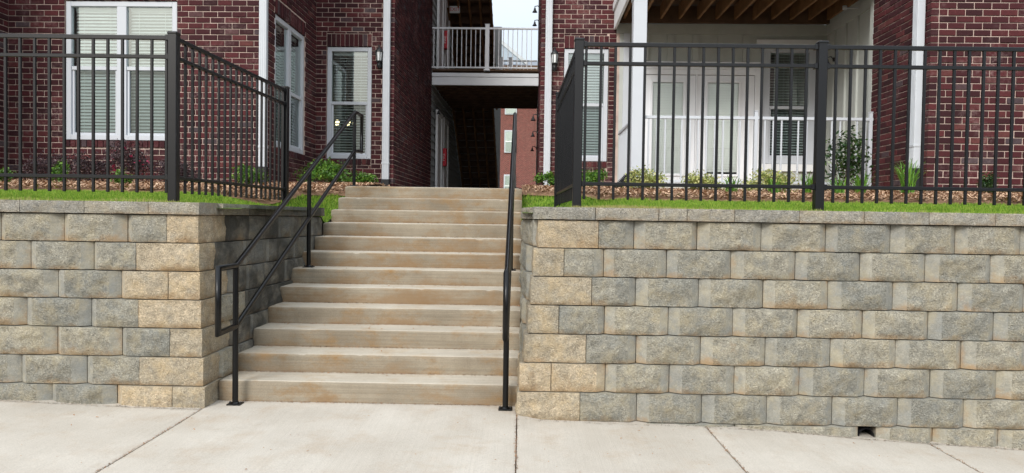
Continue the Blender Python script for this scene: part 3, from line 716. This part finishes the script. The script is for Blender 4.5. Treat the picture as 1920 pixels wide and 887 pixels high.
def window(T, s0, s1, z0, z1, units=1, zm=None, tilt=.55, label=None, FR=.07, bot=.0, depth=2.0, dark=False):
    """double-hung vinyl window: frame, sashes, panes, blind; set back from the brick face"""
    fo = -.022
    w = MB(T); g = .004; a, b, c, d = s0 + g, s1 - g, z0 + g, z1 - g
    w.bbox(a, a + FR, fo - .07, fo, c, d, .004).bbox(b - FR, b, fo - .07, fo, c, d, .004).bbox(a + FR, b - FR, fo - .07, fo - .001, d - FR, d, .004).bbox(a + FR, b - FR, fo - .07, fo + .006, c, c + FR, .004)
    mul = .135 if units > 1 else 0; uw = (b - a - 2 * FR - mul * (units - 1)) / units
    for k in range(units - 1): x = a + FR + (k + 1) * uw + k * mul; w.bbox(x, x + mul, fo - .07, fo - .002, c + FR, d - FR, .004)
    win = part(w, 'window', 'white')
    if label: win['label'] = label
    zm = zm or (z0 + z1) / 2
    for k in range(units):
        x0 = a + FR + k * (uw + mul); x1 = x0 + uw
        MB(T).bbox(x0 + .001, x1 - .001, fo - .055, fo - .012, zm - .026, zm + .026, .004).build('meeting_rail', 'white', win)
        q = MB(T); e = .032
        q.bbox(x0 + .001, x0 + e, fo - .06, fo - .025, c + FR + .001, zm - .027, .003).bbox(x1 - e, x1 - .001, fo - .06, fo - .025, c + FR + .001, zm - .027, .003).bbox(x0 + e + .001, x1 - e - .001, fo - .06, fo - .025, c + FR + .001, c + FR + e, .003)
        q.build('sash', 'white', win)
        MB(T).add([(x0, fo - .035, zm), (x1, fo - .035, zm), (x1, fo - .035, d - FR), (x0, fo - .035, d - FR)], [(0, 1, 2, 3)]).build('pane', 'pane', win)
        MB(T).add([(x0 + e, fo - .048, c + FR + e), (x1 - e, fo - .048, c + FR + e), (x1 - e, fo - .048, zm), (x0 + e, fo - .048, zm)], [(0, 1, 2, 3)]).build('pane', 'screen', win)
        blind(T, x0 + .012, x1 - .012, z0 + .08 + bot, z1 - .075, fo - .115, tilt + R.uniform(-.03, .03), win)
    room(T, a - .2, b + .2, z0 - .25, z1 + .2, -.106, depth, win)
    return win
window(T1, *W1_ops[0][:4], units=2, zm=3.335, tilt=.95, label='wide double window with closed blinds')
window(T2, *W2_ops[0][:4], units=2, zm=3.19, tilt=.75, label='double window on the recess side wall')
window(T3, *W3_ops[0][:4], zm=3.24, tilt=.5, label='narrow window with half open blinds and a lit chandelier', depth=3.)
window(T5, *W5_ops[0][:4], zm=3.256, tilt=.8, label='narrow window with closed blinds right of the breezeway')

# chandelier in the room behind the narrow window
ch = thing('chandelier', 'lit warm chandelier seen through the narrow window blinds', 'chandelier', B(-3.44, 13.1, 2.93), -DEL)
MB().tube([(0, 0, .0), (0, 0, 1.25)], .008, 6).build('stem', 'blackmetal', ch)
for k in range(5):
    a = k * 2 * PI / 5 + .3; q = (math.cos(a) * .17, math.sin(a) * .17)
    MB().tube([(0, 0, .02), (q[0] * .6, q[1] * .6, -.03), (q[0], q[1], .04)], .007, 6).build('arm', 'blackmetal', ch)
    MB().lathe([(0, .0), (.028, .01), (.036, .04), (.03, .075), (.0, .085)], 10, (q[0], q[1], .045)).build('bulb', 'bulb', ch)

# downspouts with black boots
def downspout(T, s, z0, z1, w=.105, dep=.075, boot=True, label=None):
    mb = MB(T); d0, d1 = .012, .012 + dep
    n_ = 5; mb.bbox(s, s + w, d0, d1, z0, z1, .008)
    for k in range(3): x = s + w * (.25 + .25 * k); mb.bbox(x - .004, x + .004, d1 - .002, d1 + .004, z0 + .01, z1, .002)
    o = part(mb, 'downspout', 'whitep')
    if label: o['label'] = label
    for zz in (z0 + .28, z1 - 1.6): MB(T).bbox(s - .006, s + w + .006, d0 - .008, d1 + .007, zz, zz + .03, .002).build('strap', 'whitep', o)
    if boot: MB(T).bbox(s - .012, s + w + .012, d0 - .004, d1 + .016, z0 - .10, z0 + .025, .008).bbox(s - .004, s + w + .03, d0, d1 + .05, z0 - .40, z0 - .09, .02).build('boot', 'black', o)
    return o
downspout(T1, 7.327 - 3.775, 1.965, 10, label='white downspout on the left wing corner')
downspout(T3, 3.695 - 2.548, 1.93, 10, .118, label='white downspout left of the breezeway')
downspout(T5, .172 - .094, 1.75, 10, .112, label='white downspout right of the breezeway')
downspout(T7, 1.47 - .22, 1.985, 10, .12, .095, label='white downspout on the right wing corner')

# ------------------------------------------------------------------ patio on the right: siding, doors, window, deck above, posts
PV = 12.2
Tp = Tf(1.36, PV)
pw_ = MB(Tp)
for a, b, c, d in ((0, .45, 1.5, 4.62), (.45, 2.34, 3.96, 4.62), (2.34, 2.46, 1.5, 4.62), (2.46, 3.33, 4.28, 4.62), (2.46, 3.33, 1.5, 2.30), (3.33, 3.52, 1.5, 4.62)): pw_.box(a, b, -.02, -.12, c, d)
pwall = part(pw_, 'siding_wall', 'siding')
sb = 0.02
while sb < 3.5:
    for c, d in ((1.8, 4.44),):
        if sb < .40 or 2.36 < sb < 2.42 or sb > 3.36: MB(Tp).box(sb, sb + .10, -.021, .018, c, d).build('batten', 'siding', pwall)
        elif sb < 2.34: MB(Tp).box(sb, sb + .10, -.021, .018, 4.0, d).build('batten', 'siding', pwall)
        else:
            MB(Tp).box(sb, sb + .10, -.021, .018, 1.8, 2.18).build('batten', 'siding', pwall)
    sb += .4165
MB(Tp).box(0.0, 3.49, -.021, .022, 4.445, 4.60).build('frieze_board', 'siding', pwall)
MB(Tp).box(.12, .225, -.02, .05, 1.8, 4.44).build('corner_trim', 'white', pwall)
Ts = Tl(4.85, PV)
sw = part(MB(Ts).box(-.1, 1.999, -.0, -.1, 1.5, 10.6), 'siding_wall', 'siding')
for s_ in (.30, .72, 1.13, 1.55): MB(Ts).box(s_, s_ + .055, -.001, .03, 1.8, 4.44).build('batten', 'siding', sw)
MB(Ts).box(0.01, 2.0, -.001, .024, 4.445, 4.60).build('frieze_board', 'siding', sw)
MB(Ts).box(1.88, 1.99, -.001, .035, 1.8, 4.5).build('corner_trim', 'trim', sw)
part(MB().box(4.68, 4.86, 10.205, 10.3, 1.4, 10.6), 'wall_end', 'siding')
part(MB().box(1.36, 4.85, 12.32, 12.4, 4.6, 10.6), 'upper_wall', 'siding')
part(MB().bbox(1.36, 4.85, 9.95, 12.2, 1.55, 1.80, .02), 'patio_slab', 'path')
# french doors
def door(sa, sb_, lab, hs):
    D_ = MB(Tp); z0, z1 = 1.82, 3.765; la, lb, lz0, lz1 = sa + .135, sb_ - .185 if hs > 0 else sb_ - .24, 2.10, 3.665
    if hs < 0: la = sa + .155
    for q in ((sa, la, z0, z1), (lb, sb_, z0, z1), (la, lb, z0, lz0), (la, lb, lz1, z1)): D_.box(q[0], q[1], -.05, -.005, q[2], q[3])
    o = part(D_, 'door', 'doorw'); o['label'] = lab
    e = .022
    fr = MB(Tp)
    for q in ((la - e, la + e, lz0 - e, lz1 + e), (lb - e, lb + e, lz0 - e, lz1 + e), (la + e, lb - e, lz0 - e, lz0 + e), (la + e, lb - e, lz1 - e, lz1 + e)): fr.bbox(q[0], q[1], -.004, .012, q[2], q[3], .005)
    fr.build('glazing_frame', 'doorw', o)
    MB(Tp).add([(la, -.02, lz0), (lb, -.02, lz0), (lb, -.02, lz1), (la, -.02, lz1)], [(0, 1, 2, 3)]).build('pane', 'doorpane', o)
    blind(Tp, la + .004, lb - .004, lz0 + (.05 if hs < 0 else .0), lz1 - .02, -.06, 1.32, o, .044)
    room(Tp, sa - .02, sb_ + .02, 1.7, 3.9, -.121, 1.5, o)
    return o
d1 = door(.467, 1.335, 'left leaf of the white patio doors', 1)
d2 = door(1.365, 2.31, 'right leaf of the white patio doors', -1)
for z in (2.78, 2.637):
    k_ = MB().lathe([(0, .05), (.02, .048), (.028, .036), (.022, .018), (.034, .012), (.034, .0)], 14)
    k_.build('handle', 'steel', d1, (2.582, PV + .004, z), (PI / 2, 0, 0))
cs = MB(Tp)
for q in ((.37, .462, 1.8, 3.86), (2.315, 2.42, 1.8, 3.86), (1.339, 1.361, 1.82, 3.775)): cs.bbox(q[0], q[1], -.01, .02, q[2], q[3], .004)
cs.bbox(.37, 2.42, -.01, .022, 3.862, 3.99, .004).bbox(.46, 2.32, -.02, .01, 3.775, 3.86, .004)
part(cs, 'door_casing', 'doorw')
w4 = window(Tp, 2.46, 3.33, 2.305, 4.275, zm=3.25, tilt=.45, label='window with open dark blinds beside the patio doors', FR=.11)
cs = MB(Tp).bbox(2.33, 3.40, -.01, .03, 4.28, 4.365, .004).bbox(2.40, 2.458, -.01, .02, 2.30, 4.278, .004).bbox(3.332, 3.38, -.01, .02, 2.30, 4.278, .004).bbox(2.40, 3.38, -.01, .035, 2.18, 2.302, .004)
cs.build('casing', 'trim', w4)
# deck overhead
dk = part(MB().box(1.40, 4.84, 12.09, 12.16, 4.61, 4.885), 'deck_ledger', 'wooddk')
for k in range(12):
    u = 1.45 + k * .3035
    if u < 4.83: part(MB().bbox(u, u + .042, 10.1, 12.088, 4.665, 4.90, .003), 'joist', 'woodlt')
part(MB().box(1.37, 4.84, 10.05, 12.19, 4.905, 4.93), 'deck_boards', 'wooddk')
part(MB().bbox(1.30, 4.66, 9.98, 10.09, 4.52, 4.93, .004), 'front_beam', 'white')
part(MB().bbox(1.31, 1.35, 10.095, 12.15, 4.50, 4.80, .004).bbox(1.285, 1.36, 10.095, 12.15, 4.80, 4.93, .004), 'side_beam', 'trim')
def column(u0, u1, v0, v1, z0, z1, nm='porch_column'):
    o = part(MB().bbox(u0, u1, v0, v1, z0, z1, .006), nm, 'white')
    MB().bbox(u0 - .012, u1 + .012, v0 - .012, v1 + .012, z1 - .16, z1 - .02, .004).build('capital', 'white', o)
    MB().bbox(u0 - .012, u1 + .012, v0 - .012, v1 + .012, z0, z0 + .13, .004).build('base', 'white', o)
column(1.345, 1.53, 9.99, 10.17, 1.80, 4.518)
def brailing(name, label, p0, p1, z0, z1, pitch, posts, mat='whitep', pk=.02, psz=.05, rail=.022, top=.08, low=.06):
    """posts, top and bottom rail and balusters between two plan points in building axes"""
    a, b = Vector((*p0, 0)), Vector((*p1, 0)); L = (b - a).length; d = (b - a) / L; ang = math.atan2(d.y, d.x)
    t = thing(name, label, 'railing', B(a.x, a.y, z0), ang - DEL)
    MB().bbox(0, L, -rail, rail, z1 - z0 - .03, z1 - z0 + .012, .004).build('top_rail', mat, t); MB().bbox(0, L, -rail * .8, rail * .8, low, low + .035, .004).build('bottom_rail', mat, t)
    for s in posts:
        o = MB().bbox(s - psz / 2, s + psz / 2, -psz / 2, psz / 2, 0, z1 - z0 + top, .004).build('post', mat, t); MB().bbox(s - psz * .6, s + psz * .6, -psz * .6, psz * .6, z1 - z0 + top, z1 - z0 + top + .015, .004).build('post_cap', mat, o)
        MB().bbox(s - psz * .75, s + psz * .75, -psz * .75, psz * .75, 0, .03, .004).build('post_foot', mat, o)
    n_ = int(L / pitch); me = MB().bbox(-pk / 2, pk / 2, -pk / 2, pk / 2, low + .036, z1 - z0 - .031, .002).build('baluster', mat, t, (pitch / 2, 0, 0))
    for k in range(1, n_):
        s = pitch * (k + .5)
        if any(abs(s - q) < psz * .7 for q in posts): continue
        link('baluster', me.data, t, (s, 0, 0))
    return t
brailing('patio_railing', 'white metal railing along the front of the right patio', (1.535, 10.08), (4.655, 10.08), 1.80, 2.77, .114, [1.53, 3.09], 'white', .021, .045)
brailing('patio_railing', 'short white railing on the left end of the patio', (1.42, 10.2), (1.42, 12.1), 1.80, 2.77, .114, [], 'white', .021)

# ------------------------------------------------------------------ breezeway: lap siding, doors, balcony, wooden stairs
lapw = part(MB().box(-2.52, -2.40, 16.625, 26, 1.4, 7.9), 'siding_wall', 'lap')
z = 1.62; zi = 0
while z < 7.7:
    MB().add([(-2.40, 16.63, z + .20), (-2.40, 26, z + .20), (-2.364, 26, z), (-2.364, 16.63, z), (-2.40, 16.63, z), (-2.40, 26, z)], [(0, 3, 2, 1), (3, 4, 5, 2), (0, 4, 3), (1, 2, 5)]).build('siding_board', 'lap', lapw); z += .187
part(MB().box(.10, .13, 17.23, 26, 1.5, 7.9), 'siding_wall', 'lap')
for lv, zz in (('ground floor', 1.70), ('upper floor', 4.74)):
    for v0 in (17.25, 18.55):
        o = part(MB().bbox(-2.35, -2.29, v0, v0 + .12, zz, zz + 2.2, .004).bbox(-2.35, -2.29, v0 + .85, v0 + .97, zz, zz + 2.2, .004).bbox(-2.35, -2.29, v0 + .121, v0 + .849, zz + 2.08, zz + 2.2, .004), 'door_frame', 'trim')
        MB().box(-2.356, -2.325, v0 + .125, v0 + .845, zz, zz + 2.075).build('door', 'trim', o)
deck = part(MB().box(-2.36, .09, 16.72, 20.45, 4.45, 4.70), 'balcony_deck', 'wooddk')
for k in range(24): MB().box(-2.355, .085, 16.62 + k * .16, 16.62 + k * .16 + .15, 4.702, 4.735).build('deck_board', 'wooddk', deck)
for k in range(9): MB().bbox(-2.35, .08, 17.0 + k * .4, 17.04 + k * .4, 4.39, 4.449, .003).build('deck_joist', 'wooddk', deck)
MB().bbox(-2.362, .092, 16.64, 16.70, 4.375, 4.56, .004).build('fascia', 'alu', deck); MB().bbox(-2.362, .092, 16.625, 16.70, 4.565, 4.65, .004).build('fascia_cap', 'alu', deck)
brailing('balcony_railing', 'pale grey metal railing on the front edge of the breezeway balcony', (-2.38, 16.64), (.06, 16.64), 4.70, 5.68, .1068, [1.283], 'alu', .018, .095, .02, .07)
brailing('balcony_railing', 'pale grey metal railing at the back of the breezeway balcony', (-1.0, 20.35), (.06, 20.35), 4.70, 5.75, .1068, [.05, .32], 'alu', .018, .095, .02, .07)
def wood_stairs(label, v0, z0, v1, z1, u0=-2.33, u1=-1.15):
    t = thing('wooden_stairs', label, 'stairs', B((u0 + u1) / 2, v0, z0), -DEL); uc = (u0 + u1) / 2
    dv, dz = v1 - v0, z1 - z0; L = math.hypot(dv, dz)
    for k in range(5):
        u = u0 + (u1 - u0 - .045) * k / 4 - uc; w = .24
        MB().add([(u, 0, 0), (u + .045, 0, 0), (u + .045, 0, w), (u, 0, w), (u, dv, dz), (u + .045, dv, dz), (u + .045, dv, dz + w), (u, dv, dz + w)], [(0, 1, 2, 3), (7, 6, 5, 4), (0, 4, 5, 1), (1, 5, 6, 2), (2, 6, 7, 3), (3, 7, 4, 0)]).build('stringer', 'woodlt', t)
    n_ = 16
    for k in range(n_):
        a = (k + 1) / n_; MB().box(u0 - uc, u1 - uc, dv * a - .02, dv * a + .26, dz * a + .16, dz * a + .20).box(u0 - uc + .01, u1 - uc - .01, dv * a + .24, dv * a + .255, dz * a - .02, dz * a + .155).build('tread', 'wooddk', t)
    return t
wood_stairs('dark wooden stairs under the breezeway seen from below', 24.9, 1.55, 20.5, 4.42)
wood_stairs('dark wooden stairs above the balcony seen from below', 22.8, 4.72, 17.3, 7.75)
part(MB().box(-2.36, -1.1, 16.9, 17.3, 7.75, 7.95), 'upper_landing', 'wooddk')
part(MB().box(-2.36, -1.15, 24.95, 25.05, 1.6, 7.9), 'back_wall', 'lap')

def text_mesh(body, size):
    c = bpy.data.curves.new('t', 'FONT'); c.body = body; c.size = size; c.align_x = 'CENTER'; c.align_y = 'CENTER'; c.extrude = .0015; c.resolution_u = 3
    o = bpy.data.objects.new('t', c); COL.objects.link(o); dg = bpy.context.evaluated_depsgraph_get(); me = bpy.data.meshes.new_from_object(o.evaluated_get(dg)); bpy.data.objects.remove(o); return me
for lab, z in (('red fire extinguisher cabinet beside the ground floor door', 2.63), ('red fire extinguisher cabinet beside the upper balcony door', 5.60)):
    t = thing('extinguisher_cabinet', lab, 'cabinet', B(-2.31, 18.4, z), -DEL)
    MB().bbox(-.05, .10, -.09, .09, 0, .45, .012).build('box', 'red', t)
    me = text_mesh('FIRE', .105); me.materials.append(M['lettering']); link('lettering', me, t, (.026, -.0925, .22), (PI / 2, -PI / 2, 0))
t = thing('exit_sign', 'white exit sign with red letters above the balcony', 'sign', B(-2.12, 19.0, 6.68), -DEL)
MB().bbox(-.135, .135, -.02, .02, 0, .18, .006).build('panel', 'trim', t); MB().box(-.01, .01, -.005, .005, .18, .5).build('hanger', 'blackmetal', t)
me = text_mesh('EXIT', .13); me.materials.append(M['redlet']); link('lettering', me, t, (0, -.0225, .09), (PI / 2, 0, 0))

# ------------------------------------------------------------------ lamps
def lantern(u, v, z, label):
    t = thing('wall_lantern', label, 'lantern', B(u, v, z), -DEL)
    MB().bbox(-.045, .045, .07, .085, -.12, .08, .006).tube([(0, .075, -.10), (0, .03, -.13), (0, -.0, -.09), (0, -.0, -.05)], .012, 8).lathe([(.0, -.16), (.03, -.13), (.04, -.08), (.022, -.045), (.05, -.03), (.05, -.02)], 6).build('bracket', 'blackmetal', t)
    MB().lathe([(.040, -.02), (.055, .13)], 6).build('glass', 'frost', t)
    q = MB()
    for k in range(6):
        a = k * PI / 3; q.tube([(.042 * math.cos(a), .042 * math.sin(a), -.02), (.058 * math.cos(a), .058 * math.sin(a), .13)], .006, 6)
    q.lathe([(.068, .125), (.068, .14), (.030, .19), (.012, .205), (.012, .215), (.018, .222), (.0, .25)], 6).build('cage', 'blackmetal', t)
    return t
lantern(-2.608, 12.07, 3.95, 'black wall lantern between the narrow window and left downspout')
lantern(.33, 12.07, 3.94, 'black wall lantern right of the breezeway downspout')
def bell(u, v, z, label, sgn=-1, nm='bell_sconce', group=None):
    t = thing(nm, label, 'wall lamp', B(u, v, z), -DEL, group)
    MB().tube([(-sgn * .10, 0, .05), (-sgn * .06, 0, .095), (0, 0, .085), (0, 0, .05)], .008, 8).build('arm', 'blackmetal', t)
    MB().lathe([(.010, .06), (.018, .045), (.024, .012), (.046, -.022), (.052, -.028), (.044, -.022), (.0, .02)], 14).build('shade', 'blackmetal', t)
    MB().lathe([(.035, 0), (.035, .02), (0, .022)], 12).build('wall_plate', 'blackmetal', t, (-sgn * .115, 0, .05), (0, sgn * PI / 2, 0))
    return t
bell(-.015, 14.0, 5.33, 'black bell sconce highest on the breezeway right wall')
bell(-.015, 15.5, 5.47, 'black bell sconce just above the balcony rail on the right')
bell(-.015, 14.0, 3.25, 'uppermost of three black bell sconces under the balcony')
bell(-.02, 16.2, 3.19, 'middle of three black bell sconces under the balcony')
bell(-.03, 18.4, 3.07, 'lowest of three black bell sconces under the balcony')
bell(-2.25, 17.0, 3.78, 'black bell sconce above the ground floor breezeway door', 1)
bell(4.72, 11.85, 3.92, 'black bell sconce on the patio siding wall', -1)
sp = thing('sprinkler_head', 'small white sprinkler under the patio ceiling edge', 'sprinkler', B(4.62, 11.0, 4.55), -DEL)
MB().tube([(.2, 0, 0), (0, 0, 0)], .012, 8).lathe([(.012, -.02), (.03, -.025), (.034, .03), (.0, .032)], 10).build('head', 'white', sp)

# ------------------------------------------------------------------ far block seen through the breezeway
FB = thing('far_apartment_block', 'red brick apartment block far behind the breezeway', 'building', B(-2, 58, 1.6), -DEL)
fo = (2, -58, -1.6)
MB().box(-16, 14, 58, 70, 1.4, 13.4).build('wall', 'brick_far', FB, fo)
for u in (-3.95, -2.34, 1.6, 4.0, -6.5, -9.):
    for z0 in (3.0, 6.55, 9.6):
        w = MB().bbox(u, u + .97, 57.9, 57.99, z0, z0 + 1.8, .01).build('window', 'white', FB, fo)
        MB().box(u + .10, u + .87, 57.86, 57.895, z0 + .95, z0 + 1.70).box(u + .10, u + .87, 57.86, 57.895, z0 + .10, z0 + .86).build('pane', 'doorpane', w)
        MB().box(u + .1, u + .87, 57.897, 57.899, z0 + .1, z0 + 1.7).build('blind', 'blind', w)
MB().add([(-17, 57.4, 13.4), (15, 57.4, 13.4), (15, 64, 15.2), (-17, 64, 15.2)], [(0, 1, 2, 3)]).box(-17, 15, 57.3, 58, 13.2, 13.4).build('roof', 'roofsh', FB, fo)
MB().add([(-7.2, 56.9, 13.42), (-.75, 56.9, 13.42), (-4, 56.9, 16.0)], [(0, 1, 2)]).build('gable', 'gable', FB, fo)
MB().add([(-.6, 56.8, 13.3), (-.6, 56.8, 13.62), (-4, 56.8, 16.4), (-4, 56.8, 16.05), (-.6, 57.2, 13.3), (-.6, 57.2, 13.62), (-4, 57.2, 16.4), (-4, 57.2, 16.05)], [(0, 1, 2, 3), (1, 5, 6, 2), (0, 3, 7, 4), (0, 4, 5, 1)]).build('rake_board', 'white', FB, fo)
MB().box(-7.5, 14, 56.6, 57.2, 12.1, 13.25).build('eave', 'wooddk', FB, fo)
ff = thing('low_black_fence', 'low black metal fence far behind the breezeway', 'fence', B(-1.5, 36, 1.6), -DEL)
MB().bbox(-4, 4, -.02, .02, 1.17, 1.21, .004).build('rail', 'fence', ff); MB().bbox(-4, 4, -.02, .02, .2, .24, .004).build('rail', 'fence', ff)
pm = None
for k in range(62):
    if pm is None: pm = MB().box(-.012, .012, -.012, .012, .1, 1.25).build('picket', 'fence', ff, (-4 + .13 * k, 0, 0)).data
    else: link('picket', pm, ff, (-4 + .13 * k, 0, 0))

# ------------------------------------------------------------------ plants
def leaf_cloud(n_, pts, size, asp=.5, up=.35, seed=0):
    rr = np.random.default_rng(seed); P = pts
    V = np.zeros((n_, 4, 3), np.float32)
    nrm = rr.normal(size=(n_, 3)); nrm[:, 2] = np.abs(nrm[:, 2]) + up; nrm /= np.linalg.norm(nrm, axis=1)[:, None]
    t = rr.normal(size=(n_, 3)); t -= nrm * (t * nrm).sum(1)[:, None]; t /= np.linalg.norm(t, axis=1)[:, None]; b = np.cross(nrm, t)
    s = (size * rr.uniform(.6, 1.3, n_))[:, None]
    V[:, 0] = P - t * s * .5; V[:, 1] = P + b * s * asp * .5 - nrm * s * .08; V[:, 2] = P + t * s * .5 - nrm * s * .12; V[:, 3] = P - b * s * asp * .5 - nrm * s * .08
    return V
def shrub(name, label, x, y, w, h, mat, n_, size, asp=.5, z=None, spread=1., top=1., flowers=0, clumps=None, group=None, loose=.18):
    z = zbed(x, y) - .02 if z is None else z
    t = thing(name, label, 'plant' if name == 'daylily' else 'shrub', (x, y, z), 0, group); sd = int(abs(x * 977 + y * 331)) + 5; rr = np.random.default_rng(sd)
    nc = clumps or max(7, int(w * 22)); C = []
    for i in range(nc):
        a = rr.uniform(0, 2 * PI); r_ = math.sqrt(rr.uniform(0, 1)) * w * .40; hh = h * rr.uniform(.35, .86) * (1 - .35 * (r_ / (w * .4)) ** 2)
        C.append((r_ * math.cos(a), r_ * math.sin(a), hh))
    C = np.array(C); which = rr.integers(0, nc, n_); g = rr.normal(size=(n_, 3)) * np.array([w, w, h]) * loose * .62
    P = C[which] + g; P[:, 2] = np.clip(P[:, 2], .02, h * 1.05)
    np_mesh('foliage', leaf_cloud(n_, P, size, asp, .35, sd), np.arange(n_ * 4).reshape(-1, 4), mat, 4, t)
    st = MB()
    for c in C[:14]: st.tube([(c[0] * .12, c[1] * .12, -.03), (c[0] * .55, c[1] * .55, c[2] * .5), tuple(c)], [.006, .004, .002], 5)
    st.build('stems', 'twig', t)
    if flowers:
        fp = C[rr.integers(0, nc, flowers)] + rr.normal(size=(flowers, 3)) * .06; np_mesh('flowers', leaf_cloud(flowers, fp, .05, .8, .3, sd + 1), np.arange(flowers * 4).reshape(-1, 4), 'flower', 4, t)
    return t
shrub('purple_shrub', 'dark purple leaved shrub farthest left below the wide window', -6.05, 9.25, .62, .50, 'purple', 2600, .032)
shrub('purple_shrub', 'brownish purple shrub below the left half of the wide window', -5.55, 9.15, .50, .46, 'purple', 2200, .032)
shrub('purple_shrub', 'tallest purple shrub with pink flowers below the wide window', -5.08, 9.2, .62, .62, 'purple', 3000, .032, flowers=26)
shrub('purple_shrub', 'dark purple shrub behind the left fence corner post', -4.3, 8.95, .48, .40, 'purple', 2200, .032)
shrub('green_shrub', 'small upright green shrub in front of the purple shrubs', -5.279, 8.2, 0.19, 0.338, 'green', 700, .034)
shrub('green_shrub', 'small green shrub by the fence below the wide window', -4.572, 8.2, 0.202, 0.263, 'green', 700, .032)
shrub('green_shrub', 'small green shrub at the left picture edge', -5.95, 8.2, 0.224, 0.225, 'green', 600, .032)
shrub('green_shrub', 'bright green shrub at the foot of the left wing downspout', -3.38, 8.95, 0.47, 0.3, 'green', 1700, .038)
shrub('green_shrub', 'large bushy green shrub left of the stair landing', -2.90, 10.55, 0.672, 0.388, 'green', 2600, .046)
shrub('green_shrub', 'low green shrub under the narrow window', -2.52, 11.3, 0.515, 0.25, 'green', 1700, .042)
shrub('green_shrub', 'green shrub at the foot of the breezeway right downspout', .37, 10.5, 0.336, 0.237, 'green', 1200, .040)
shrub('green_shrub', 'green shrub under the window right of the breezeway', 1.05, 10.5, 0.448, 0.338, 'green', 1700, .040)
shrub('variegated_shrub', 'cream and green shrub beside the white porch column', 1.59, 9.4, 0.538, 0.325, 'variegated', 1900, .038)
shrub('variegated_shrub', 'cream and green shrub in front of the right door leaf', 2.36, 9.3, 0.515, 0.312, 'variegated', 1900, .038)
shrub('variegated_shrub', 'cream and green shrub below the patio window', 3.06, 9.0, 0.605, 0.362, 'variegated', 2200, .038)
shrub('camellia_shrub', 'tall upright glossy leaved shrub before the patio railing', 4.07, 9.2, .52, .90, 'camellia', 1100, .062, .48, clumps=26, loose=.2)
shrub('green_shrub', 'small dark green shrub by the right wing wall', 5.15, 8.0, 0.224, 0.3, 'camellia', 900, .034)
def daylily(label, x, y, w, h, n_=46):
    z = zbed(x, y) - .02; t = thing('daylily', label, 'plant', (x, y, z), 0); mb = MB()
    for i in range(n_):
        a = R.uniform(0, 2 * PI); L = h * R.uniform(.8, 1.35); out = w * .5 * R.uniform(.35, 1.1); bw_ = R.uniform(.004, .0075); bx_, by_ = R.gauss(0, .03), R.gauss(0, .03)
        ca, sa = math.cos(a), math.sin(a); V = []
        for k in range(7):
            q = k / 6; r_ = out * q ** 1.4; zz = L * (1.55 * q - (.62 + .55 * out / w) * q * q); w_ = bw_ * (1 - q ** 3 * .95)
            V += [(bx_ + ca * r_ - sa * w_, by_ + sa * r_ + ca * w_, zz), (bx_ + ca * r_ + sa * w_, by_ + sa * r_ - ca * w_, zz)]
        mb.add(V, [(2 * k, 2 * k + 1, 2 * k + 3, 2 * k + 2) for k in range(6)], 0, True)
    mb.build('leaves', 'blade', t); return t
daylily('arching strap leaved clump left of the patio window shrub', 2.48, 8.6, 0.45, 0.238)
daylily('strap leaved clump in front of the patio window shrub', 2.90, 8.3, 0.45, 0.252)
daylily('strap leaved clump just left of the middle fence post', 3.40, 8.6, 0.375, 0.308)
daylily('strap leaved clump just right of the middle fence post', 3.66, 8.4, 0.45, 0.252)
daylily('strap leaved clump under the tall glossy shrub', 4.0, 8.55, 0.425, 0.28)
daylily('large strap leaved clump below the right wing downspout', 4.36, 8.2, 0.575, 0.42, 60)
el = thing('drain_elbow', 'black ribbed drain elbow at the foot of the porch column', 'pipe', B(1.25, 9.8, 1.80), -DEL)
pts = [(-.16, 0, -.06), (-.06, 0, .04), (.02, 0, .13), (.06, 0, .16), (.10, 0, .165)]
q = MB()
for k in range(12):
    a = k / 11; x_ = -.15 + .2 * a; q.lathe([(.05, -.007), (.064, -.004), (.064, .004), (.05, .007)], 12, (0, 0, a * .24))
q.build('ribbed_pipe', 'black', el, (-.12, 0, -.06), (0, math.radians(42), 0)); MB().bbox(.03, .13, -.06, .06, .06, .19, .01).build('adapter', 'black', el)

# ------------------------------------------------------------------ litter and grit
def pick_steps():
    k = R.randint(1, 11); return R.uniform(-2.0, -.05), Y1 + (k - 1) * TREAD + TREAD * R.uniform(.1, .97)
zst = lambda x, y: RISE * (int((y - Y1) / TREAD) + 1) + .002
chips('leaf_litter', 'tiny orange leaf bits scattered on the steps', 130, pick_steps, .016, 'litter', zst, .2, .004)
chips('leaf_litter', 'tiny orange leaf bits scattered on the sidewalk', 110, lambda: (R.uniform(-3.2, 3.2), R.uniform(3.7, 4.9)), .012, 'litter', lambda x, y: zwalk(x, y) + .002, .1, .003)
def pick_base():
    x = R.choice([R.uniform(-3.6, -2.18), R.uniform(.02, 3.6), R.uniform(1.5, 3.6)]); return x, 4.90 - abs(R.gauss(0, .012))
chips('grit', 'pale grit and soil crumbs along the foot of the walls', 1500, pick_base, .011, 'grit', lambda x, y: zwalk(x, y) + .001, .5, .006)
def pick_riser():
    k = R.randint(1, 12); return R.uniform(-2.05, 0.0), Y1 + (k - 1) * TREAD - abs(R.gauss(0, .010)) - .003
chips('dirt_crumbs', 'brown dirt crumbs gathered along the foot of each riser', 5200, pick_riser, .010, 'mulchbed', lambda x, y: (RISE * (int((y - Y1) / TREAD) + 1) if y > Y1 else -.008) + .001, .5, .005)
def pick_joint():
    a = R.choice(joints[2:8]); return a + R.gauss(0, .006), R.uniform(3.4, 5.0)
chips('joint_grit', 'brown soil and grit in the sidewalk joints', 1500, pick_joint, .010, 'mulchbed', lambda x, y: zwalk(x, y) - .003, .4, .004)
